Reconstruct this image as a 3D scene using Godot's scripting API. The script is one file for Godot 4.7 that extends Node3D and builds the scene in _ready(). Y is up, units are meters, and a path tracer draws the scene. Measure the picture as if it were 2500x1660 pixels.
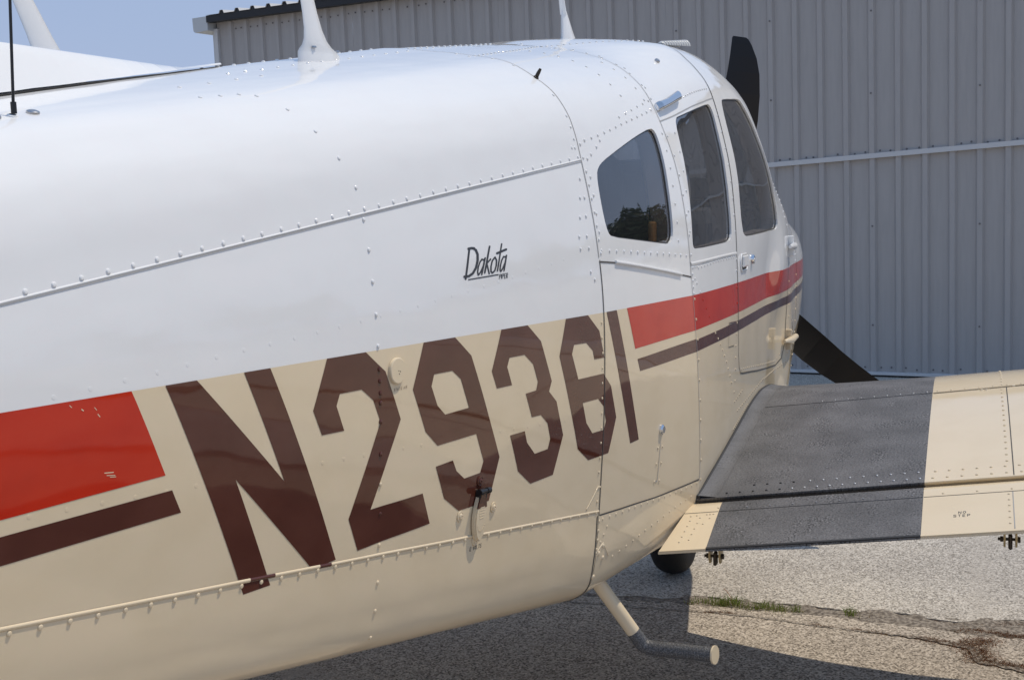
extends Node3D

# Sections of the fuselage: 17 points (height, half width) from the roof centre down to the belly centre, at stations along x (forward).
const SECTION_X = [-1.9, 0, 0.577, 1.1, 1.35, 1.6, 1.85, 2.1, 2.3, 2.6, 3, 3.3, 3.46]
const SECTIONS = [
	[0.275, 0, 0.267, 0.047, 0.254, 0.084, 0.238, 0.11, 0.211, 0.13, 0.18, 0.146, 0.137, 0.158, 0.072, 0.166, 0.042, 0.1685, 0.016, 0.17, -0.09, 0.17, -0.167, 0.166, -0.23, 0.158, -0.275, 0.146, -0.29, 0.12, -0.296, 0.08, -0.298, 0],
	[0.547, 0, 0.532, 0.124, 0.515, 0.226, 0.497, 0.298, 0.462, 0.356, 0.424, 0.4, 0.37, 0.432, 0.286, 0.453, 0.14, 0.479, -0.035, 0.492, -0.25, 0.486, -0.46, 0.468, -0.575, 0.456, -0.64, 0.435, -0.668, 0.39, -0.675, 0.28, -0.68, 0],
	[0.612, 0, 0.604, 0.11, 0.589, 0.204, 0.571, 0.286, 0.544, 0.359, 0.502, 0.419, 0.446, 0.462, 0.297, 0.52, 0.15, 0.548, -0.049, 0.562, -0.25, 0.571, -0.523, 0.568, -0.6, 0.555, -0.655, 0.53, -0.685, 0.48, -0.695, 0.35, -0.7, 0],
	[0.672, 0, 0.662, 0.2, 0.649, 0.31, 0.627, 0.4, 0.594, 0.443, 0.544, 0.487, 0.499, 0.514, 0.312, 0.562, 0.17, 0.578, -0.057, 0.585, -0.25, 0.585, -0.523, 0.575, -0.6, 0.56, -0.655, 0.53, -0.685, 0.48, -0.695, 0.35, -0.7, 0],
	[0.678, 0, 0.668, 0.208, 0.654, 0.322, 0.629, 0.412, 0.591, 0.462, 0.542, 0.502, 0.497, 0.53, 0.312, 0.578, 0.17, 0.594, -0.061, 0.588, -0.25, 0.585, -0.523, 0.575, -0.6, 0.56, -0.655, 0.53, -0.685, 0.48, -0.695, 0.35, -0.7, 0],
	[0.665, 0, 0.655, 0.187, 0.635, 0.319, 0.603, 0.41, 0.565, 0.47, 0.515, 0.515, 0.46, 0.545, 0.3, 0.595, 0.16, 0.612, -0.065, 0.588, -0.25, 0.585, -0.523, 0.575, -0.6, 0.56, -0.655, 0.53, -0.685, 0.48, -0.695, 0.35, -0.7, 0],
	[0.5, 0, 0.493, 0.156, 0.475, 0.289, 0.45, 0.384, 0.415, 0.454, 0.37, 0.504, 0.32, 0.539, 0.22, 0.584, 0.12, 0.607, -0.069, 0.617, -0.25, 0.582, -0.523, 0.572, -0.6, 0.558, -0.655, 0.53, -0.685, 0.48, -0.695, 0.35, -0.7, 0],
	[0.28, 0, 0.276, 0.162, 0.268, 0.292, 0.255, 0.394, 0.238, 0.464, 0.215, 0.514, 0.19, 0.546, 0.14, 0.58, 0.08, 0.596, -0.074, 0.602, -0.25, 0.601, -0.51, 0.589, -0.59, 0.574, -0.645, 0.544, -0.675, 0.494, -0.685, 0.364, -0.69, 0],
	[0.19, 0, 0.187, 0.163, 0.18, 0.293, 0.168, 0.396, 0.15, 0.466, 0.128, 0.516, 0.1, 0.548, 0.06, 0.572, 0.01, 0.584, -0.077, 0.59, -0.25, 0.588, -0.49, 0.571, -0.57, 0.556, -0.62, 0.526, -0.65, 0.476, -0.66, 0.356, -0.665, 0],
	[0.17, 0, 0.167, 0.164, 0.158, 0.284, 0.145, 0.378, 0.125, 0.448, 0.1, 0.496, 0.07, 0.528, 0.03, 0.555, -0.02, 0.571, -0.081, 0.578, -0.25, 0.573, -0.45, 0.543, -0.53, 0.518, -0.58, 0.478, -0.61, 0.428, -0.62, 0.306, -0.625, 0],
	[0.14, 0, 0.137, 0.153, 0.127, 0.262, 0.112, 0.348, 0.092, 0.413, 0.066, 0.458, 0.036, 0.49, 0, 0.515, -0.05, 0.531, -0.085, 0.536, -0.25, 0.528, -0.42, 0.493, -0.49, 0.463, -0.54, 0.418, -0.57, 0.358, -0.58, 0.241, -0.585, 0],
	[0.09, 0, 0.087, 0.118, 0.077, 0.204, 0.062, 0.279, 0.042, 0.337, 0.018, 0.377, -0.01, 0.407, -0.04, 0.427, -0.08, 0.442, -0.09, 0.447, -0.24, 0.437, -0.36, 0.402, -0.42, 0.372, -0.46, 0.322, -0.49, 0.258, -0.5, 0.161, -0.505, 0],
	[0.02, 0, 0.018, 0.07, 0.012, 0.12, 0, 0.17, -0.015, 0.21, -0.03, 0.24, -0.05, 0.26, -0.07, 0.275, -0.1, 0.285, -0.14, 0.288, -0.22, 0.28, -0.3, 0.255, -0.34, 0.23, -0.365, 0.19, -0.38, 0.15, -0.385, 0.1, -0.39, 0],
]
const LIFT = 1.45          # height of the paint line datum above the ground
var cache := {}
var ripple := FastNoiseLite.new()
var taken := {}
var M := {}
var rng := RandomNumberGenerator.new()
var plane: Node3D
var rivet_mesh: ArrayMesh
var flush_mesh: ArrayMesh
var rivets_left := 290
var loose := {}            # material key -> transforms of the rivets past the limit

class Builder:
	var v := PackedVector3Array()
	var n := PackedVector3Array()
	var u := PackedVector2Array()
	func tri(a: Vector3, b: Vector3, c: Vector3, na: Vector3, nb: Vector3, nc: Vector3, ua := Vector2.ZERO, ub := Vector2.ZERO, uc := Vector2.ZERO) -> void:
		if (b - a).cross(c - a).dot(na + nb + nc) > 0.0:
			v.append_array([a, c, b]); n.append_array([na, nc, nb]); u.append_array([ua, uc, ub])
		else:
			v.append_array([a, b, c]); n.append_array([na, nb, nc]); u.append_array([ua, ub, uc])
	func quad(a: Vector3, b: Vector3, c: Vector3, d: Vector3, na: Vector3, nb: Vector3, nc: Vector3, nd: Vector3) -> void:
		tri(a, b, c, na, nb, nc); tri(a, c, d, na, nc, nd)
	func flat(a: Vector3, b: Vector3, c: Vector3, d: Vector3, outward: Vector3) -> void:
		var f := (b - a).cross(c - a)
		if f.length() < 1e-12:
			f = (c - a).cross(d - a)
		f = f.normalized()
		if f.dot(outward) < 0.0:
			f = -f
		quad(a, b, c, d, f, f, f, f)
	# a box with small chamfered edges, in the axes of t
	func box(t: Transform3D, s: Vector3, r := 0.0) -> void:
		var h := s * 0.5
		r = minf(r, minf(h.x, minf(h.y, h.z)) * 0.9)
		for ax in 3:
			for sg in [-1.0, 1.0]:
				var nn := Vector3.ZERO; nn[ax] = sg
				var p := (ax + 1) % 3
				var q := (ax + 2) % 3
				var c: Array[Vector3] = []
				for k in [[-1, -1], [1, -1], [1, 1], [-1, 1]]:
					var w := Vector3.ZERO
					w[ax] = sg * h[ax]; w[p] = k[0] * (h[p] - r); w[q] = k[1] * (h[q] - r)
					c.append(t * w)
				flat(c[0], c[1], c[2], c[3], t.basis * nn)
		if r > 0.0:
			for ax in 3:
				var p := (ax + 1) % 3
				var q := (ax + 2) % 3
				for a in [-1.0, 1.0]:
					for b in [-1.0, 1.0]:
						var e: Array[Vector3] = []
						for k in [[-1, 0], [1, 0], [1, 1], [-1, 1]]:
							var w := Vector3.ZERO
							w[ax] = k[0] * (h[ax] - r)
							w[p] = a * (h[p] - (r if k[1] else 0.0)); w[q] = b * (h[q] - (0.0 if k[1] else r))
							e.append(t * w)
						var o := Vector3.ZERO; o[p] = a; o[q] = b
						flat(e[0], e[1], e[2], e[3], t.basis * o)
			for a in [-1.0, 1.0]:
				for b in [-1.0, 1.0]:
					for d in [-1.0, 1.0]:
						var k := Vector3(a, b, d)
						var x := t * (k * (h - Vector3(0, r, r)))
						var y := t * (k * (h - Vector3(r, 0, r)))
						var z := t * (k * (h - Vector3(r, r, 0)))
						var m := (t.basis * k).normalized()
						tri(x, y, z, m, m, m)
	# a tube through points, radii per point, capped
	func tube(p: Array, r: Array, sides := 16, cap := true) -> void:
		var rings := []
		var up := Vector3.UP
		for i in p.size():
			var d: Vector3 = (p[mini(i + 1, p.size() - 1)] - p[maxi(i - 1, 0)]).normalized()
			if i == 0:
				up = Vector3.UP if absf(d.y) < 0.9 else Vector3.RIGHT
			var s := d.cross(up).normalized()
			up = s.cross(d).normalized()
			var ring := []
			for k in sides:
				var a := TAU * k / sides
				var o := s * cos(a) + up * sin(a)
				ring.append([p[i] + o * r[i], o])
			rings.append(ring)
		for i in p.size() - 1:
			for k in sides:
				var a: Array = rings[i][k]
				var b: Array = rings[i][(k + 1) % sides]
				var c: Array = rings[i + 1][(k + 1) % sides]
				var e: Array = rings[i + 1][k]
				quad(a[0], b[0], c[0], e[0], a[1], b[1], c[1], e[1])
		if cap:
			for e in [0, p.size() - 1]:
				var d: Vector3 = (p[e] - p[1 if e == 0 else e - 1]).normalized()
				for k in sides:
					tri(p[e], rings[e][k][0], rings[e][(k + 1) % sides][0], d, d, d)
	# a lathe: profile of (radius, height) turned about the y axis of t
	func lathe(t: Transform3D, prof: Array, sides := 24) -> void:
		for i in prof.size() - 1:
			var a: Vector2 = prof[i]
			var b: Vector2 = prof[i + 1]
			var d := (b - a).normalized()
			var m := Vector2(d.y, -d.x)
			for k in sides:
				var q := TAU * k / sides
				var w := TAU * (k + 1) / sides
				var e := [Vector3(cos(q), 0, sin(q)), Vector3(cos(w), 0, sin(w))]
				var c := Vector3.UP
				var n0: Vector3 = t.basis * (e[0] * m.x + c * m.y)
				var n1: Vector3 = t.basis * (e[1] * m.x + c * m.y)
				quad(t * (e[0] * a.x + c * a.y), t * (e[1] * a.x + c * a.y), t * (e[1] * b.x + c * b.y), t * (e[0] * b.x + c * b.y), n0, n1, n1, n0)
	# an outline (in the xy plane of t) pushed from z = -h to h
	func slab(t: Transform3D, outline: PackedVector2Array, h: float) -> void:
		var idx := Geometry2D.triangulate_polygon(outline)
		for s in [-1.0, 1.0]:
			var nn: Vector3 = t.basis * Vector3(0, 0, s)
			for i in range(0, idx.size(), 3):
				var q: Array[Vector3] = []
				for k in 3:
					q.append(t * Vector3(outline[idx[i + k]].x, outline[idx[i + k]].y, s * h))
				tri(q[0], q[1], q[2], nn, nn, nn)
		var turn := 1.0 if Geometry2D.is_polygon_clockwise(outline) else -1.0
		for i in outline.size():
			var a := outline[i]
			var b := outline[(i + 1) % outline.size()]
			var o := Vector2(-(b - a).y, (b - a).x).normalized() * turn
			flat(t * Vector3(a.x, a.y, -h), t * Vector3(b.x, b.y, -h), t * Vector3(b.x, b.y, h), t * Vector3(a.x, a.y, h), t.basis * Vector3(o.x, o.y, 0))
	func done() -> ArrayMesh:
		var m := ArrayMesh.new()
		var a := []
		a.resize(Mesh.ARRAY_MAX)
		a[Mesh.ARRAY_VERTEX] = v; a[Mesh.ARRAY_NORMAL] = n; a[Mesh.ARRAY_TEX_UV] = u
		m.add_surface_from_arrays(Mesh.PRIMITIVE_TRIANGLES, a)
		return m

func numbered(called: String, parent: Node) -> String:
	var key := "%d/%s" % [parent.get_instance_id(), called]
	var k: int = taken.get(key, 0)
	taken[key] = k + 1
	return called if k == 0 else "%s_%03d" % [called, k]

func obj(called: String, mesh: Mesh, m: Material, parent: Node = self, label := "") -> MeshInstance3D:
	var o := MeshInstance3D.new()
	o.mesh = mesh
	o.material_override = m
	o.name = numbered(called, parent)
	parent.add_child(o, true)
	if label:
		o.set_meta("label", label)
	return o

func thing(called: String, label: String, category: String, at := Vector3.ZERO, group := "") -> Node3D:
	var o := Node3D.new()
	o.name = numbered(called, self)
	add_child(o, true)
	o.position = at
	tag(o, label, category, group)
	return o

func tag(o: Node, label: String, category: String, group := "") -> void:
	o.set_meta("label", label)
	if category:
		o.set_meta("category", category)
	if group:
		o.set_meta("group", group)

func structure(o: Node, label: String) -> void:
	o.set_meta("kind", "structure")
	o.set_meta("label", label)

# ---------------------------------------------------------------- fuselage surface
func section_at(x: float) -> Array:
	var key := int(round(x * 20000.0))
	if cache.has(key):
		return cache[key]
	var n: int = SECTION_X.size()
	var i := 0
	while i < n - 2 and x >= SECTION_X[i + 1]:
		i += 1
	var h: float = SECTION_X[i + 1] - SECTION_X[i]
	var t: float = (x - SECTION_X[i]) / h
	var p: Array[Vector2] = []
	for k in 17:
		var q := Vector2.ZERO
		for e in 2:
			var a: float = SECTIONS[i][k * 2 + e]
			var b: float = SECTIONS[i + 1][k * 2 + e]
			if i < 2:
				q[e] = lerpf(a, b, t)
			else:
				var m := [0.0, 0.0]
				for s in 2:
					var j: int = i + s
					var d1: float = (SECTIONS[j][k * 2 + e] - SECTIONS[j - 1][k * 2 + e]) / (SECTION_X[j] - SECTION_X[j - 1])
					if j == n - 1:
						m[s] = d1 * 1.5
					else:
						var d2: float = (SECTIONS[j + 1][k * 2 + e] - SECTIONS[j][k * 2 + e]) / (SECTION_X[j + 1] - SECTION_X[j])
						if d1 * d2 > 0.0:
							var ha: float = SECTION_X[j] - SECTION_X[j - 1]
							var hb: float = SECTION_X[j + 1] - SECTION_X[j]
							m[s] = (3.0 * (ha + hb)) / ((2.0 * hb + ha) / d1 + (hb + 2.0 * ha) / d2)
				var t2 := t * t
				var t3 := t2 * t
				q[e] = (2 * t3 - 3 * t2 + 1) * a + (t3 - 2 * t2 + t) * h * m[0] + (-2 * t3 + 3 * t2) * b + (t3 - t2) * h * m[1]
		p.append(q)
	var m1: Array[Vector2] = []
	var m2: Array[Vector2] = []
	for k in 16:
		var p1 := p[k]
		var p2 := p[k + 1]
		var p0 := p[k - 1] if k > 0 else Vector2(p[1].x, -p[1].y)
		var p3 := p[k + 2] if k < 15 else Vector2(p[15].x, -p[15].y)
		var a := sqrt(p1.distance_to(p0)) + 1e-6
		var b := sqrt(p2.distance_to(p1)) + 1e-6
		var c := sqrt(p3.distance_to(p2)) + 1e-6
		m1.append(b * ((p1 - p0) / a - (p2 - p0) / (a + b) + (p2 - p1) / b))
		m2.append(b * ((p2 - p1) / b - (p3 - p1) / (b + c) + (p3 - p2) / c))
	var out := [p, m1, m2]
	cache[key] = out
	return out

func yz(x: float, k: float) -> Vector2:
	var s := section_at(x)
	var i := clampi(int(k), 0, 15)
	var t := k - i
	var t2 := t * t
	var t3 := t2 * t
	return (2 * t3 - 3 * t2 + 1) * s[0][i] + (t3 - 2 * t2 + t) * s[1][i] + (-2 * t3 + 3 * t2) * s[0][i + 1] + (t3 - t2) * s[2][i]

func at(x: float, k: float) -> Vector3:
	var q := yz(x, k)
	# thin sheet metal between the frames is never quite flat
	var d := ripple.get_noise_2d(x * 100.0, k * 22.0) * 0.0006
	d -= 0.0010 * exp(-pow((x + 0.80) / 0.035, 2.0)) * (0.55 + 0.45 * sin(k * 4.3)) * smoothstep(6.9, 7.4, k)
	d -= 0.0008 * exp(-pow((x + 0.36) / 0.05, 2.0) - pow((k - 12.2) / 0.7, 2.0))
	d += 0.0006 * exp(-pow((x - 0.30) / 0.12, 2.0) - pow((k - 9.9) / 0.6, 2.0))
	return Vector3(x, q.x + LIFT + d * (q.x + 0.05) / 0.6, q.y + d * q.y / 0.5)

func normal_at(x: float, k: float, x0 := -9.0, x1 := 9.0) -> Vector3:
	var xa := maxf(x - 0.006, maxf(x0, -2.85))
	var xb := minf(x + 0.006, minf(x1, 3.46))
	var ka := maxf(k - 0.04, 0.0)
	var kb := minf(k + 0.04, 16.0)
	var nn := (at(xb, k) - at(xa, k)).cross(at(x, kb) - at(x, ka)).normalized()
	if k <= 0.05:
		nn.z = 0.0; nn = nn.normalized()
	return nn if nn.dot(Vector3(0, yz(x, k).x + 0.1, yz(x, k).y)) > 0.0 else -nn

func k_of(x: float, y: float) -> float:
	var a := 0.0
	var b := 16.0
	for i in 22:
		var m := (a + b) * 0.5
		if yz(x, m).x > y:
			a = m
		else:
			b = m
	return (a + b) * 0.5

# a sheet lying on the fuselage: a polygon in (x, k), with holes, cut on one grid that all sheets share
func sheet(poly: PackedVector2Array, holes: Array, off: float, x0 := -9.0, x1 := 9.0, mirror := false, both := false, gx := 0.032, gk := 0.125) -> ArrayMesh:
	var b := Builder.new()
	var box := Rect2(poly[0], Vector2.ZERO)
	for q in poly:
		box = box.expand(q)
	var plain := poly.size() == 4 and is_equal_approx(poly[0].x, poly[3].x) and is_equal_approx(poly[0].y, poly[1].y) and is_equal_approx(poly[1].x, poly[2].x)
	var boxes: Array[Rect2] = []
	for h in holes:
		var hb := Rect2(h[0], Vector2.ZERO)
		for q in h:
			hb = hb.expand(q)
		boxes.append(hb)
	var known := {}
	var put := func(q: Vector2) -> Array:
		var key := Vector2i(roundi(q.x * 40000.0), roundi(q.y * 20000.0))
		if not known.has(key):
			var nn := normal_at(q.x, q.y, x0, x1)
			known[key] = [at(q.x, q.y) + nn * off, nn]
		return known[key]
	for ix in range(floori(box.position.x / gx), ceili(box.end.x / gx)):
		for ik in range(floori(box.position.y / gk), ceili(box.end.y / gk)):
			var c := Rect2(ix * gx, ik * gk, gx, gk)
			var pieces := []
			if plain:
				var r := c.intersection(box)
				if r.size.x < 1e-5 or r.size.y < 1e-5:
					continue
				pieces = [PackedVector2Array([r.position, Vector2(r.end.x, r.position.y), r.end, Vector2(r.position.x, r.end.y)])]
			else:
				pieces = Geometry2D.intersect_polygons(PackedVector2Array([c.position, Vector2(c.end.x, c.position.y), c.end, Vector2(c.position.x, c.end.y)]), poly)
			for hi in holes.size():
				if boxes[hi].intersects(c):
					var next := []
					for pc in pieces:
						next.append_array(Geometry2D.clip_polygons(pc, holes[hi]))
					pieces = next
			for pc in pieces:
				if pc.size() < 3:
					continue
				var idx: PackedInt32Array = PackedInt32Array([0, 1, 2, 0, 2, 3]) if pc.size() == 4 and plain else Geometry2D.triangulate_polygon(pc)
				for i in range(0, idx.size(), 3):
					var e := []
					for j in 3:
						e.append(put.call(pc[idx[i + j]]))
					for sg in ([1.0, -1.0] if both else ([-1.0] if mirror else [1.0])):
						var w := Vector3(1, 1, sg)
						b.tri(e[0][0] * w, e[1][0] * w, e[2][0] * w, e[0][1] * w, e[1][1] * w, e[2][1] * w)
	return b.done()

func rect(x0: float, x1: float, k0: float, k1: float) -> PackedVector2Array:
	return PackedVector2Array([Vector2(x0, k0), Vector2(x1, k0), Vector2(x1, k1), Vector2(x0, k1)])

# a polygon given in (x, height) as one in (x, k), its edges divided so that they stay straight
func drawn(pts: Array, step := 0.02) -> PackedVector2Array:
	var out := PackedVector2Array()
	for i in pts.size():
		var a: Vector2 = pts[i]
		var b: Vector2 = pts[(i + 1) % pts.size()]
		var m := maxi(1, int(a.distance_to(b) / step))
		for j in m:
			var q := a.lerp(b, float(j) / m)
			out.append(Vector2(q.x, k_of(q.x, q.y)))
	return out

func smooth_loop(pts: Array, times := 2) -> Array:
	var p := pts
	for t in times:
		var q := []
		for i in p.size():
			var a: Vector2 = p[i]
			var b: Vector2 = p[(i + 1) % p.size()]
			q.append(a.lerp(b, 0.25)); q.append(a.lerp(b, 0.75))
		p = q
	return p

func along(pts: Array, step := 0.015) -> Array:
	var out := []
	for i in pts.size() - 1:
		var a: Vector2 = pts[i]
		var b: Vector2 = pts[i + 1]
		var m := maxi(1, int(ceil(at(a.x, a.y).distance_to(at(b.x, b.y)) / step)))
		for j in m:
			out.append(a.lerp(b, float(j) / m))
	out.append(pts[-1])
	return out

# a strip of width w and height h that follows a line on the fuselage; h 0 is flat
func strip(pts: Array, w: float, h: float, off := 0.0, closed := false, flip := false) -> ArrayMesh:
	var b := Builder.new()
	var line := along(pts)
	var rows := []
	for i in line.size():
		var q: Vector2 = line[i]
		var p := at(q.x, q.y)
		var nn := normal_at(q.x, q.y)
		var pa: Vector2 = line[maxi(i - 1, 0)]
		var pb: Vector2 = line[mini(i + 1, line.size() - 1)]
		if closed and i == 0:
			pa = line[line.size() - 2]
		if closed and i == line.size() - 1:
			pb = line[1]
		var t := (at(pb.x, pb.y) - at(pa.x, pa.y)).normalized()
		var s := nn.cross(t).normalized()
		p += nn * off
		if h > 0.0:
			rows.append([[p - s * w * 0.5, (-s + nn * 0.4).normalized()], [p - s * w * 0.28 + nn * h * 0.8, (nn - s * 0.7).normalized()], [p + nn * h, nn], [p + s * w * 0.28 + nn * h * 0.8, (nn + s * 0.7).normalized()], [p + s * w * 0.5, (s + nn * 0.4).normalized()]])
		else:
			rows.append([[p - s * w * 0.5, nn], [p + s * w * 0.5, nn]])
	for i in rows.size() - 1:
		for j in rows[i].size() - 1:
			var a = rows[i][j]
			var c = rows[i][j + 1]
			var d = rows[i + 1][j + 1]
			var e = rows[i + 1][j]
			b.quad(a[0], c[0], d[0], e[0], a[1], c[1], d[1], e[1])
	if flip:
		for i in b.v.size():
			b.v[i].z *= -1.0; b.n[i].z *= -1.0
	return b.done()

# wall of an opening, from the skin inwards
func reveal(loop: PackedVector2Array, deep: float, mirror := false, from := 0.0) -> ArrayMesh:
	var b := Builder.new()
	var w := Vector3(1, 1, -1.0 if mirror else 1.0)
	var mid := Vector3.ZERO
	for q in loop:
		mid += at(q.x, q.y) / loop.size()
	for i in loop.size():
		var q := loop[i]
		var r := loop[(i + 1) % loop.size()]
		var a := at(q.x, q.y)
		var c := at(r.x, r.y)
		var na := normal_at(q.x, q.y)
		var nc := normal_at(r.x, r.y)
		b.flat((a - na * from) * w, (c - nc * from) * w, (c - nc * deep) * w, (a - na * deep) * w, (mid - a) * w)
	return b.done()

func frame_at(x: float, k: float, off := 0.0) -> Transform3D:
	var y := normal_at(x, k)
	var e := (Vector3.RIGHT - y * y.x).normalized()
	return Transform3D(Basis(e, y, e.cross(y)), at(x, k) + y * off)

func frame_xy(x: float, y: float, off := 0.0) -> Transform3D:
	return frame_at(x, k_of(x, y), off)

# ---------------------------------------------------------------- rivets
func dome(r: float, h: float) -> ArrayMesh:
	var b := Builder.new()
	b.lathe(Transform3D(), [Vector2(r, -0.0004), Vector2(r * 0.93, h * 0.45), Vector2(r * 0.66, h * 0.85), Vector2(0.0001, h)], 10)
	return b.done()

func rivet(t: Transform3D, key: String, parent: Node3D, flush := false) -> void:
	var mesh := flush_mesh if flush else rivet_mesh
	if rivets_left > 0 and not flush:
		rivets_left -= 1
		var o := obj("rivet", mesh, M[key], parent)
		o.transform = t
		return
	var id := [key, flush]
	if not loose.has(id):
		loose[id] = []
	loose[id].append(t)

# n rivets evenly along a line on the skin, in (x, k)
func row(pts: Array, n: int, key: String, parent: Node3D, flush := false, s := 1.0) -> void:
	var line := along(pts, 0.01)
	var d := [0.0]
	for i in line.size() - 1:
		d.append(d[-1] + at(line[i].x, line[i].y).distance_to(at(line[i + 1].x, line[i + 1].y)))
	var j := 0
	for i in n:
		var want: float = d[-1] * i / maxi(1, n - 1)
		while j < line.size() - 2 and d[j + 1] < want:
			j += 1
		var f: float = clampf((want - d[j]) / maxf(1e-6, d[j + 1] - d[j]), 0, 1)
		var q: Vector2 = line[j].lerp(line[j + 1], f)
		var t := frame_at(q.x + rng.randfn(0, 0.0006), q.y, 0.0001 if flush else 0.0005)
		t.basis = t.basis.rotated(t.basis.y, rng.randf() * TAU).scaled_local(Vector3.ONE * s * rng.randf_range(0.95, 1.05))
		rivet(t, key, parent, flush)

func spots(pts: Array, key: String, parent: Node3D, s := 1.0) -> void:
	for q in pts:
		var t := frame_at(q.x, q.y, 0.0005)
		t.basis = t.basis.scaled_local(Vector3.ONE * s)
		rivet(t, key, parent)

# ---------------------------------------------------------------- materials
func paint(r: float, g: float, b: float, rough: float, spec := 0.5, metal := 0.0) -> StandardMaterial3D:
	var m := StandardMaterial3D.new()
	m.albedo_color = Color(r, g, b).linear_to_srgb()
	m.roughness = rough
	m.metallic_specular = spec
	m.metallic = metal
	return m

func noise_tex(size: int, freq: float, seed_: int, colors: Array, kind := FastNoiseLite.TYPE_SIMPLEX_SMOOTH, octaves := 4, offs: Array = []) -> NoiseTexture2D:
	var f := FastNoiseLite.new()
	f.noise_type = kind
	f.frequency = freq
	f.seed = seed_
	f.fractal_type = FastNoiseLite.FRACTAL_FBM if octaves > 1 else FastNoiseLite.FRACTAL_NONE
	f.fractal_octaves = octaves
	if kind == FastNoiseLite.TYPE_CELLULAR:
		f.cellular_return_type = FastNoiseLite.RETURN_CELL_VALUE
	var t := NoiseTexture2D.new()
	t.width = size; t.height = size
	t.seamless = true
	t.generate_mipmaps = false
	t.noise = f
	if colors:
		var g := Gradient.new()
		var o := PackedFloat32Array()
		var c := PackedColorArray()
		for i in colors.size():
			o.append(offs[i] if offs else float(i) / (colors.size() - 1)); c.append(Color(colors[i][0], colors[i][1], colors[i][2]).linear_to_srgb())
		g.offsets = o; g.colors = c
		t.color_ramp = g
	return t

func setup() -> void:
	# camera
	var yaw := 0.350294
	var pitch := -0.1124
	var roll := -0.0385
	var f := Vector3(cos(yaw) * cos(pitch), sin(pitch), -sin(yaw) * cos(pitch))
	var r := Vector3(sin(yaw), 0, cos(yaw))
	var u := r.cross(f)
	var r2 := r * cos(roll) + u * sin(roll)
	var u2 := u * cos(roll) - r * sin(roll)
	var cam := Camera3D.new()
	cam.name = "camera"
	cam.transform = Transform3D(Basis(r2, u2, -f), Vector3(-2.55614, 1.6637, 1.21868))
	cam.fov = 30.09
	cam.near = 0.05
	cam.far = 600.0
	add_child(cam)
	cam.current = true
	# sky
	var sky_mat := ProceduralSkyMaterial.new()
	sky_mat.sky_top_color = Color(0.23, 0.36, 0.60).linear_to_srgb()
	sky_mat.sky_horizon_color = Color(0.40, 0.475, 0.645).linear_to_srgb()
	sky_mat.sky_curve = 0.22
	sky_mat.ground_bottom_color = Color(0.16, 0.15, 0.14).linear_to_srgb()
	sky_mat.ground_horizon_color = Color(0.36, 0.40, 0.48).linear_to_srgb()
	sky_mat.sun_angle_max = 60.0
	sky_mat.sun_curve = 0.06
	sky_mat.energy_multiplier = 1.1
	var cover := NoiseTexture2D.new()
	var cn := FastNoiseLite.new()
	cn.seed = 5; cn.frequency = 0.006; cn.fractal_octaves = 4
	cover.width = 1024; cover.height = 512; cover.seamless = true; cover.noise = cn
	var cg := Gradient.new()
	cg.offsets = PackedFloat32Array([0.0, 0.45, 1.0]); cg.colors = PackedColorArray([Color(0, 0, 0, 0), Color(0.25, 0.25, 0.25, 0.0), Color(0.85, 0.85, 0.85, 0.22)])
	cover.color_ramp = cg
	sky_mat.sky_cover = cover
	var sky := Sky.new()
	sky.sky_material = sky_mat
	var env := Environment.new()
	env.background_mode = Environment.BG_SKY
	env.sky = sky
	env.tonemap_mode = Environment.TONE_MAPPER_LINEAR
	env.tonemap_exposure = 1.0
	env.sdfgi_enabled = true
	env.ssao_enabled = true
	env.ssil_enabled = true
	var we := WorldEnvironment.new()
	we.name = "environment"
	we.environment = env
	add_child(we)
	# sun: high, ahead of and to the right of the aircraft
	var sun := DirectionalLight3D.new()
	sun.name = "sun"
	sun.transform.basis = Basis.looking_at(Vector3(-0.30, -1.0, -0.395), Vector3.RIGHT)
	sun.light_energy = 0.95
	sun.light_color = Color(1.0, 0.95, 0.87)
	sun.light_angular_distance = 0.5
	sun.shadow_enabled = true
	add_child(sun)

# worn black grit: fine speckle, stronger in a few patches where the paint is still thick
func walk_tex() -> ImageTexture:
	var n := 1024
	var fine := FastNoiseLite.new()
	fine.seed = 7; fine.frequency = 0.16; fine.fractal_octaves = 2
	var patch := FastNoiseLite.new()
	patch.seed = 17; patch.frequency = 0.009; patch.fractal_octaves = 4
	var smear := FastNoiseLite.new()
	smear.seed = 27; smear.frequency = 0.006; smear.fractal_octaves = 6
	var a := fine.get_seamless_image(n, n, false, false, 0.1, true)
	var b := patch.get_seamless_image(n, n, false, false, 0.1, true)
	var c := smear.get_seamless_image(n, n, false, false, 0.1, true)
	var da := a.get_data()
	var db := b.get_data()
	var dc := c.get_data()
	var out := PackedByteArray()
	out.resize(n * n * 3)
	for i in n * n:
		var f := da[i] / 255.0
		var p := smoothstep(0.52, 0.80, db[i] / 255.0)
		var g := 0.37 + 0.13 * (dc[i] / 255.0 - 0.5) + 0.05 * (f - 0.5)
		if f < 0.40:
			g -= (0.40 - f) * (0.5 + 2.2 * p)
		elif f > 0.70:
			g += (f - 0.70) * (0.5 + 1.3 * p)
		var v := clampf(g, 0.08, 0.8) * 255.0
		out[i * 3] = int(v * 0.99); out[i * 3 + 1] = int(v * 0.985); out[i * 3 + 2] = int(v)
	return ImageTexture.create_from_image(Image.create_from_data(n, n, false, Image.FORMAT_RGB8, out))

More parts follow.
